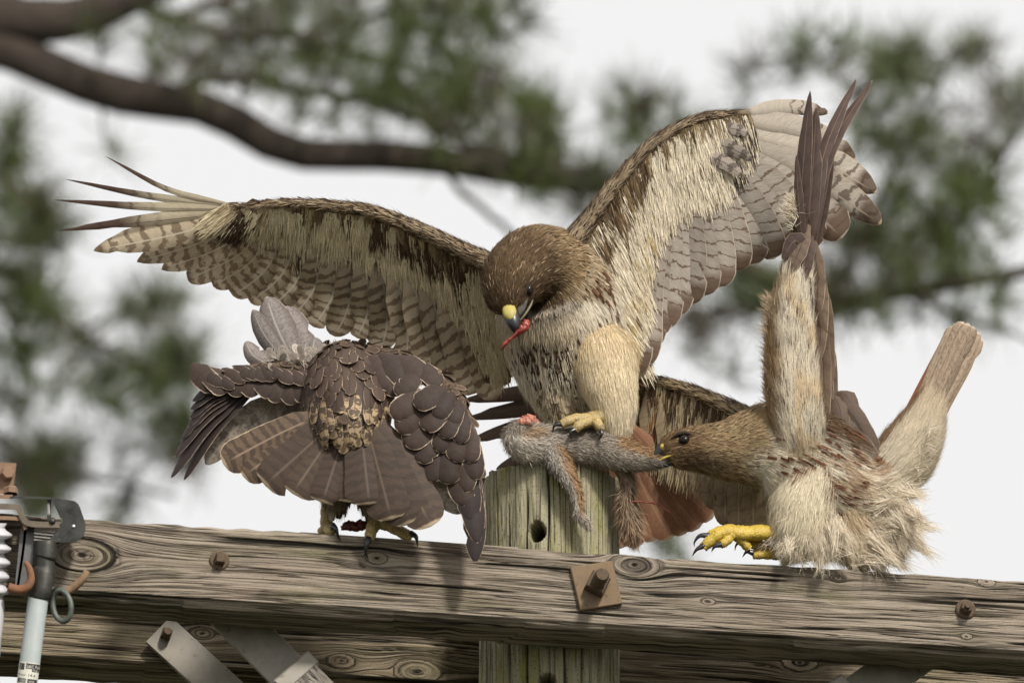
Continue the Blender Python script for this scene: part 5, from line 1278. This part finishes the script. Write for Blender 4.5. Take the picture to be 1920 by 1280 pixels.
ms = meat('meat_strip', [(988, 600, 196), (985, 610, 200), (978, 618, 200), (966, 628, 194), (956, 636, 190), (946, 646, 186), (940, 656, 182)], [5, 8, 7, 3.5, 2.8, 4, 1.5], M_FLESH, None, 8)
tag(ms, 'torn red strip of meat hanging from the bill of the spread-winged hawk', 'meat')
ms2 = meat('meat_scrap', [(640, 990, 284), (655, 984, 288), (668, 988, 290), (682, 984, 288), (694, 990, 284)], [4, 9, 8, 8, 3], M_FLESH2, None, 9)
tag(ms2, 'dark red meat scrap on the crossarm under the young hawk', 'meat')
meat('sinew', [(668, 980, 290), (676, 974, 291), (680, 978, 290)], [3, 2, 1], M_FLESH2, ms2, 10, 10, 6)

# ------------------------------------------------------------------ fuse cutout hanging at the left end
HC = 470
M_CAST = mat_plain('weathered_dark_bronze', (0.045, 0.043, 0.036), .5, .5, .3, 80, .3, .6, (0.15, 0.13, 0.09))
M_STRAP = mat_plain('steel_contact_strap', (0.05, 0.05, 0.045), .32, .6, .5, 45, .2, .60, (0.20, 0.20, 0.13))
M_RUSTO = mat_plain('orange_rust', (0.21, 0.095, 0.045), .8, .1, .35, 90, .5, .58, (0.10, 0.05, 0.03))
M_RUSTL = mat_plain('pale_rusty_bracket', (0.24, 0.145, 0.09), .75, .1, .25, 80, .4, .6, (0.18, 0.10, 0.06))
M_TUBE = mat_plain('pale_fibre_tube', (0.43, 0.475, 0.465), .45, 0, .06, 50, .05, .68, (0.36, 0.40, 0.41))
M_PORC = mat_plain('grey_porcelain', (0.56, 0.55, 0.57), .12, 0, .06, 30)
M_PAPER = mat_plain('label_paper', (0.66, 0.64, 0.55), .6, 0, .08, 90)
M_INK = mat_plain('black_ink', (0.03, 0.03, 0.03), .6, 0, .1, 90)
cut = empty('fuse_cutout', PH(60, 1000, HC), 'fuse cutout with pale tube, pull ring and porcelain insulator at the crossarm end', 'fuse cutout')
def tubeo(name, pts, rad, mat, seg=14, n=24, parent=None, rnoise=0):
    P = spline([(*p, r) for p, r in zip(pts, rad)], n); V, F = tube_geo(P[:, :3], P[:, 3], seg)
    return mk(name, PHs(V), F.tolist() + [list(range(seg - 1, -1, -1)), list(range((n - 1) * seg, n * seg))], mat, parent or cut)
tb0, tb1 = np.array([74, 1105, HC + 0.0]), np.array([36, 1390, HC + 0.0])
ft = tubeo('fuse_tube', [tb0, (tb0 + tb1) / 2, tb1], [19.5] * 3, M_TUBE, 28, 30)
# paper label wrapped on the tube, with its print
ax = nrmz((tb1 - tb0)[None])[0]; up = nrmz(np.cross(ax, [0, 0, 1.0])[None])[0]; fw = np.cross(up, ax); fw = fw * np.sign(fw[2])
sx = up if up[0] > 0 else -up
def on_tube(x, y, r):      # x across (px of arc), y px down the tube from its top
    a = np.asarray(x, float) / 19.5
    y = np.asarray(y, float)
    return tb0[None] + ax[None] * y[:, None] + r * (np.sin(a)[:, None] * sx[None] + np.cos(a)[:, None] * fw[None])
def patch(name, x0, x1, y0, y1, r, mat, par):
    xs = np.linspace(x0, x1, 18); ys = np.array([y0, y1]); X, Y_ = np.meshgrid(xs, ys)
    V = on_tube(X.ravel(), Y_.ravel(), r); return mk(name, PHs(V), grid_faces(2, 18), mat, par)
lab = patch('label', -27, 27, 137, 215, 19.85, M_PAPER, ft)
patch('print_block', -22, -9, 140, 152, 20.1, M_INK, ft); patch('print_block', -6, 25, 139, 149, 20.1, M_INK, ft); patch('print_block', 6, 25, 149, 154, 20.1, M_INK, ft)
patch('print_block', -22, -3, 168, 176, 20.1, M_INK, ft); patch('print_block', 0, 22, 168, 176, 20.1, M_INK, ft)
def text_on(txt, x0, y0, size, mat, r=20.3):
    cu = bpy.data.curves.new('print', 'FONT'); cu.body = txt; cu.size = size; cu.resolution_u = 2
    to = bpy.data.objects.new('print', cu); COL.objects.link(to)
    dg = bpy.context.evaluated_depsgraph_get(); me = to.evaluated_get(dg).to_mesh()
    V = np.array([v.co[:] for v in me.vertices]); Fs = [list(p.vertices) for p in me.polygons]
    bpy.data.objects.remove(to); bpy.data.curves.remove(cu)
    if len(V): mk('print', PHs(on_tube(x0 + V[:, 0], y0 - V[:, 1], r)), Fs, mat, ft, smooth=False)
text_on('S&C Fuse', -5, 147.5, 8, M_PAPER); text_on('Tube', 8, 153.3, 5.5, M_PAPER)
text_on('kV nom', -22, 163, 5.5, M_INK); text_on('14.4', -1, 164, 9, M_INK); text_on('100', -16, 175, 8, M_PAPER); text_on('amp', 3, 174.5, 6.5, M_PAPER)
text_on('/', -19, 151, 12, M_PAPER)

cast = stub('ferrule', [(86, 1012, HC, 20), (86, 1022, HC, 21), (85, 1044, HC, 21), (84, 1046, HC, 19), (84, 1062, HC, 19), (82, 1072, HC, 22), (78, 1100, HC, 24), (74, 1116, HC, 22), (73, 1122, HC, 20)], M_CAST, cut, 50, 24)
a_ = np.linspace(0, 2 * math.pi, 41)[:-1]
V, F = [], []
ring = np.stack([116 + 17 * np.cos(a_) + 3 * np.sin(a_), 1135 + 29 * np.sin(a_), HC + 8 + 10 * np.cos(a_)], 1)
Tn = nrmz(np.roll(ring, -1, 0) - np.roll(ring, 1, 0)); Nr = nrmz(ring - np.array([[116, 1135, HC + 8]])); Br = np.cross(Tn, Nr)
b_ = np.linspace(0, 2 * math.pi, 12, endpoint=False)
V = ring[:, None] + 5.6 * (np.cos(b_)[None, :, None] * Nr[:, None] + np.sin(b_)[None, :, None] * Br[:, None])
F = [[i * 12 + j, i * 12 + (j + 1) % 12, ((i + 1) % 40) * 12 + (j + 1) % 12, ((i + 1) % 40) * 12 + j] for i in range(40) for j in range(12)]
mk('pull_ring', PHs(V.reshape(-1, 3)), F, mat_plain('verdigris_ring', (0.10, 0.115, 0.095), .55, .4, .35, 90, .3, .58, (0.20, 0.23, 0.18)), cut)
tubeo('ring_shank', [(92, 1100, HC + 4), (100, 1106, HC + 6)], [9, 8], M_CAST, 12, 6)
tubeo('hook', [(16, 1100, HC + 22), (34, 1105, HC + 24), (50, 1100, HC + 26), (58, 1086, HC + 26), (55, 1066, HC + 26), (47, 1052, HC + 26)], [9, 9, 9, 7.5, 6.5, 4], M_RUSTO, 14, 30)
tubeo('hook', [(116, 1112, HC - 6), (134, 1104, HC - 4), (148, 1092, HC), (158, 1080, HC + 2), (163, 1069, HC + 2)], [8, 8, 8, 7.5, 6], mat_plain('brown_rust_hook', (0.24, 0.15, 0.085), .75, .1, .3, 100, .4), 14, 24)
# spring hood: a bent strap
def strap(name, prof, h0, h1, mat, th=3.0, parent=None):
    P = spline(prof, 40) if len(prof) > 2 else np.array(prof, float)
    P = np.asarray(P, float); n = len(P)
    T = nrmz(np.gradient(P, axis=0)); Nn = np.stack([-T[:, 1], T[:, 0]], 1)
    V = []
    for k, (o, h) in enumerate(((0, h0), (0, h1), (th, h1), (th, h0))):
        Q = P + Nn * o; V.append(np.stack([Q[:, 0], Q[:, 1], np.full(n, h)], 1))
    V = np.stack(V, 1)
    F = grid_faces(n, 4, True).tolist() + [[0, 1, 2, 3], [(n - 1) * 4 + k for k in (3, 2, 1, 0)]]
    return mk(name, PHs(V.reshape(-1, 3)), F, mat, parent or cut, smooth=False)
hood = strap('spring_hood', [(20, 930), (60, 930), (100, 933), (140, 940), (150, 952), (160, 984), (156, 1004), (140, 1015), (112, 1015), (98, 1010)], HC - 30, HC + 6, M_STRAP, 4)
# cheek of the hood facing the camera
ck = np.array([(96, 932), (140, 939), (150, 950), (161, 984), (157, 1004), (142, 1016), (100, 1016), (92, 1010), (110, 994), (115, 976)], float)
V = np.vstack([np.column_stack([ck, np.full(10, HC + 9)]), np.column_stack([ck, np.full(10, HC + 5)])])
mk('hood_cheek', PHs(V), [list(range(10))[::-1], list(range(10, 20))] + [[i, (i + 1) % 10, 10 + (i + 1) % 10, 10 + i] for i in range(10)], M_STRAP, hood, smooth=False)
ball('rivet', (138, 986, HC + 9), 3.4, mat_plain('bright_rivet', (0.6, 0.58, 0.5), .3, .6), hood, (1, 1, .7))
for k in range(4): strap('spring_leaf', [(64, 992 + k * 6), (104, 996 + k * 6)], HC - 14, HC + 2, mat_plain('spring_steel', (0.42, 0.40, 0.36), .3, .8), 2.2)
strap('contact_arm', [(-40, 943), (20, 944), (38, 948), (48, 968), (60, 976), (112, 978)], HC - 10, HC + 14, mat_plain('tan_contact_arm', (0.13, 0.105, 0.075), .55, .4, .3, 70, .3), 11)
strap('contact_arm', [(-40, 966), (30, 968), (44, 974), (52, 990)], HC - 12, HC + 10, M_RUSTL, 7)
strap('channel', [(52, 972), (46, 1030), (36, 1098)], HC - 40, HC - 8, mat_plain('grey_channel', (0.11, 0.11, 0.11), .5, .4, .25, 60, .2), 5)
V = [(40, 976, HC - 8), (66, 976, HC - 8), (58, 1098, HC - 8), (28, 1098, HC - 8)]; V = V + [(a, b, c - 5) for a, b, c in V]
mk('channel_face', PHs(V), [[0, 3, 2, 1], [4, 5, 6, 7], [0, 1, 5, 4], [1, 2, 6, 5], [2, 3, 7, 6], [3, 0, 4, 7]], bpy.data.materials['grey_channel'], cut, smooth=False)
tubeo('contact_pin', [(92, 936, HC - 4), (92, 974, HC - 4)], [4, 4], bpy.data.materials['spring_steel'], 10, 4)
ball('contact_bolt', (98, 976, HC + 12), 7, M_CAST, cut)
# rusty mounting bracket with bolts
V = [(-60, 862, HC - 30), (31, 868, HC - 30), (24, 926, HC - 30), (-60, 924, HC - 30)]; V = V + [(a, b, c - 8) for a, b, c in V]
mb = mk('mounting_bracket', PHs(V), [[0, 3, 2, 1], [4, 5, 6, 7], [0, 1, 5, 4], [1, 2, 6, 5], [2, 3, 7, 6], [3, 0, 4, 7]], M_RUSTL, cut, smooth=False)
g = Geo(); hexnut(g, PH(12, 890, HC - 30), np.array([.25, -.95, .0]), 13 * S, .012, 6, .2); g.build('bolt', M_RUSTL, mb)
g = Geo(); hexnut(g, PH(20, 926, HC - 12), np.array([0, 0, 1.0]) + np.array([0, -.01, 0]), 14 * S, .010, 6, .3); g.build('bolt', M_RUSTL, mb)
strap('bracket_foot', [(-60, 926), (24, 927)], HC - 40, HC + 4, M_RUSTL, 8)
# porcelain with sheds
prof = [(980, 30)]
for k in range(5):
    y0 = 988 + k * 26
    prof += [(y0, 24), (y0 + 5, 27), (y0 + 12, 38 - k * 1.2), (y0 + 16, 39 - k * 1.2), (y0 + 20, 33), (y0 + 23, 25)]
prof += [(1118, 24), (1128, 26), (1150, 27), (1190, 23), (1230, 20)]
C_ = np.array([(-15 - (y - 980) * .02, y, HC - 6, r) for y, r in prof])
V, F = tube_geo(C_[:, :3], C_[:, 3], 32)
mk('insulator', PHs(V), F.tolist() + [list(range(31, -1, -1)), list(range((len(C_) - 1) * 32, len(C_) * 32))], M_PORC, cut)
strap('arm_bracket', [(-20, 1062), (-120, 1062)], HC - 60, HC - 6, M_GALV, 14)
# ------------------------------------------------------------------ pines behind, out of focus
t = NT('pine_bark'); tc = t.n('TexCoord').outputs['Object']
n = t.noise(tc, 14, 6, .7)
M_BARK = t.done(t.pri(t.mix(t.mr(n, .3, .7), (0.016, 0.011, 0.008), (0.055, 0.038, 0.027)), .9, Normal=t.bump(n, .8, .02)).outputs[0])
t = NT('pine_needles'); col = t.attr('col', 'Vector')
M_NEEDLE = t.done(t.n('MixShader', i0=.35, i1=t.pri(col, .55, Specular_IOR_Level=.3).outputs[0], i2=t.n('BsdfTranslucent', Color=col).outputs[0]).outputs[0])

def pine(trunk_px, hh, limbs, blobs, label, seed, needle=92, wid=2.6):
    r_ = np.random.default_rng(seed)
    p0 = PH(trunk_px, 640, hh)
    root = empty('pine_tree', (p0[0], p0[1], 0), label, 'pine tree', 'pines behind the pole')
    zs = np.linspace(-0.1, p0[2] + 5, 40)
    tp = np.stack([p0[0] + .15 * np.sin(zs * .5), p0[1] + .1 * np.cos(zs * .4), zs], 1)
    V, F = tube_geo(tp, np.linspace(.34, .07, 40) * (1 + .05 * r_.random(40)), 16)
    mk('trunk', V, F.tolist() + [list(range(15, -1, -1)), list(range(39 * 16, 40 * 16))], M_BARK, root)
    ends = []; allp = []
    for pts, r0, r1 in limbs:
        P = spline([(x, y, hh + dz) for x, y, dz in pts], 50)
        P = P + np.stack([3 * (vnoise(np.arange(50) * .4, np.full(50, 3.0 + len(allp)), 1) - .5), 10 * (vnoise(np.arange(50) * .35, np.full(50, 7.0 + len(allp)), 2) - .5), np.zeros(50)], 1)
        V, F = tube_geo(P, np.linspace(r0, r1, 50) * (1 + .12 * (r_.random(50) - .5)), 10)
        mk('branch', PHs(V), F.tolist() + [list(range(9, -1, -1)), list(range(490, 500))], M_BARK, root)
        allp.append(P)
    AP = np.vstack(allp)
    NV, NF, NC = [], [], []; cnt = 0; g = Geo()
    for (x, y, r, n_) in blobs:
        for k in range(max(1, int(round(n_ * .8)))):
            a = r_.random() * 6.283; q = r * math.sqrt(r_.random())
            c = np.array([x + q * math.cos(a), y + q * math.sin(a), hh + r_.normal() * 450])
            d = np.linalg.norm((AP - c) * [1, 1, .15], axis=1); b = AP[np.argmin(d)]
            out = nrmz((c - b)[None] * [1, 1, .4])[0]
            ax_ = nrmz((out * .7 + np.array([r_.normal() * .4, -.7 + r_.normal() * .3, r_.normal() * .4]))[None])[0]
            if d.min() < 320:
                mid = (b + c) / 2 + np.array([0, 12, 0])
                g.tube(PHs(spline([b, mid, c], 6)), np.linspace(3.2, 2.0, 6) * S * 1.35, 5)
            m_ = 44
            D = nrmz(ax_[None] * r_.uniform(.15, 1.0, (m_, 1)) + nrmz(r_.normal(size=(m_, 3))) * .75)
            L = needle * r_.uniform(.7, 1.1, (m_, 1))
            B = c[None] - ax_[None] * r_.random((m_, 1)) * 55
            sd = nrmz(np.cross(D, r_.normal(size=(m_, 3))))
            tip_ = B + D * L + np.array([[0, 6.0, 0]])
            V = np.stack([B - sd * wid * .5, B + sd * wid * .5, tip_ + sd * wid * .25, tip_ - sd * wid * .25], 1).reshape(-1, 3)
            NV.append(V); NF.append(np.arange(m_ * 4).reshape(-1, 4) + cnt); cnt += m_ * 4
            br = r_.random()
            base = np.array([.055, .066, .024]) * (1 - br) + np.array([.10, .135, .028]) * br
            if r_.random() < .22: base = np.array([.085, .07, .045])
            NC.append(np.repeat((base[None] * r_.uniform(.7, 1.3, (m_, 1))), 4, axis=0))
    mk('needles', PHs(np.vstack(NV)), np.vstack(NF), M_NEEDLE, root, attrs=dict(col=np.vstack(NC)), kind='stuff', smooth=False)
    if g.n: g.build('twigs', M_BARK, root, kind='stuff')
    return root

def z(pts, d=0): return [(x, y, d) for x, y in pts]
limbs1 = [(z([(-1500, 60), (-500, 30), (-60, 30), (60, 38), (160, 26), (240, -4), (330, -60), (420, -160)]), 90, 34),
          (z([(-1500, 90), (-500, 70), (-50, 82), (20, 100), (100, 130), (200, 168), (300, 192), (400, 212), (470, 250), (540, 285), (620, 290), (720, 288), (830, 300), (950, 325), (1060, 335), (1150, 342), (1260, 400), (1400, 500), (1560, 560), (1700, 548), (1960, 500)]), 66, 12),
          (z([(825, 312), (880, 372), (960, 440), (1040, 520)]), 8, 4),
          (z([(290, 185), (380, 152), (470, 150), (580, 170), (700, 190), (780, 225), (850, 262), (930, 292), (1060, 300)]), 12, 6),
          (z([(235, 0), (330, 35), (420, 62), (560, 72), (700, 108), (760, 165), (810, 225), (880, 250)]), 12, 5),
          (z([(560, 72), (680, 30), (800, 10), (960, -30)]), 9, 4), (z([(330, 35), (480, -20), (600, -60)]), 10, 5),
          (z([(1560, 558), (1620, 430), (1690, 290), (1740, 200), (1790, 90)]), 9, 4), (z([(1400, 500), (1320, 390), (1240, 270), (1200, 190)]), 7, 4), (z([(1690, 290), (1600, 180), (1500, 90)]), 5, 3),
          (z([(1640, 552), (1760, 440), (1860, 330), (1930, 200)]), 8, 4), (z([(1560, 558), (1440, 580), (1300, 590), (1200, 620)]), 9, 4), (z([(1700, 548), (1820, 600), (1940, 640)]), 6, 3), (z([(180, 160), (190, 210), (200, 280)]), 4, 2)]
blobs1 = [(300, 60, 50, 6), (350, 130, 60, 6), (420, 40, 80, 15), (480, 110, 50, 7), (560, 20, 90, 16), (640, 110, 80, 11), (700, 30, 90, 17), (760, 130, 80, 13), (830, 30, 90, 17), (880, 130, 80, 12), (940, 20, 60, 10), (960, 220, 60, 9), (1015, 190, 30, 5), (850, 220, 70, 9), (930, 280, 70, 9), (1010, 290, 60, 7),
          (690, 200, 60, 6), (590, 180, 60, 5), (1030, 240, 40, 5), (150, 70, 40, 1), (220, 90, 50, 3), (205, 265, 25, 1), (890, 170, 60, 6), (780, 60, 60, 8), (1060, 370, 40, 4),
          (1180, 205, 55, 10), (1230, 250, 60, 8), (1140, 310, 50, 8), (1180, 350, 50, 4), (1330, 220, 60, 4), (1420, 130, 40, 2), (1510, 95, 38, 5), (1585, 95, 30, 4), (1640, 150, 55, 10), (1720, 130, 60, 10), (1825, 90, 26, 6), (1700, 240, 70, 11), (1620, 260, 60, 6), (1780, 230, 50, 5), (1890, 190, 40, 8), (1860, 240, 40, 5),
          (1600, 420, 70, 10), (1690, 420, 80, 16), (1800, 400, 80, 18), (1830, 350, 50, 8), (1640, 520, 80, 15), (1560, 540, 70, 12), (1750, 480, 70, 12), (1400, 560, 70, 9), (1320, 590, 60, 7), (1450, 500, 60, 5), (1890, 560, 40, 4), (1350, 640, 50, 3), (1500, 600, 50, 5), (1780, 560, 60, 5), (1250, 1030, 26, 4), (1750, 330, 50, 4), (1480, 330, 60, 4)]
pine(-1700, -11600, limbs1, blobs1, 'large pine with a dark sweeping limb behind the spread-winged hawk', 201)
limbs2 = [(z([(-1200, 300), (-400, 380), (-60, 470), (60, 560), (150, 625), (260, 680), (350, 705), (420, 690)]), 22, 5), (z([(-1200, 620), (-300, 760), (-40, 800), (80, 860), (200, 900), (330, 930)]), 18, 4),
          (z([(-1000, 200), (-300, 260), (-40, 300), (60, 400), (110, 460)]), 14, 4), (z([(150, 625), (220, 590), (300, 555), (350, 545)]), 5, 3), (z([(260, 680), (310, 760), (350, 810)]), 5, 3), (z([(-60, 470), (20, 600), (60, 720), (40, 800)]), 6, 3)]
blobs2 = [(25, 250, 45, 7), (30, 330, 50, 6), (40, 410, 60, 14), (80, 430, 36, 9), (25, 530, 55, 14), (60, 600, 50, 9), (125, 600, 35, 3), (265, 570, 36, 5), (315, 555, 28, 5), (220, 690, 45, 6), (320, 680, 55, 13), (350, 660, 30, 6), (320, 790, 45, 10), (345, 830, 30, 5), (90, 870, 55, 15), (60, 925, 40, 8), (230, 945, 36, 4), (20, 720, 30, 5), (70, 680, 40, 3), (130, 740, 40, 3), (200, 760, 40, 2), (240, 850, 40, 2), (10, 640, 30, 4), (130, 830, 40, 3), (150, 660, 40, 4), (20, 860, 36, 6)]
pine(-1350, -13200, limbs2, blobs2, 'second pine with loose green tufts beyond the young hawk and fuse cutout', 203, 98, 2.8)
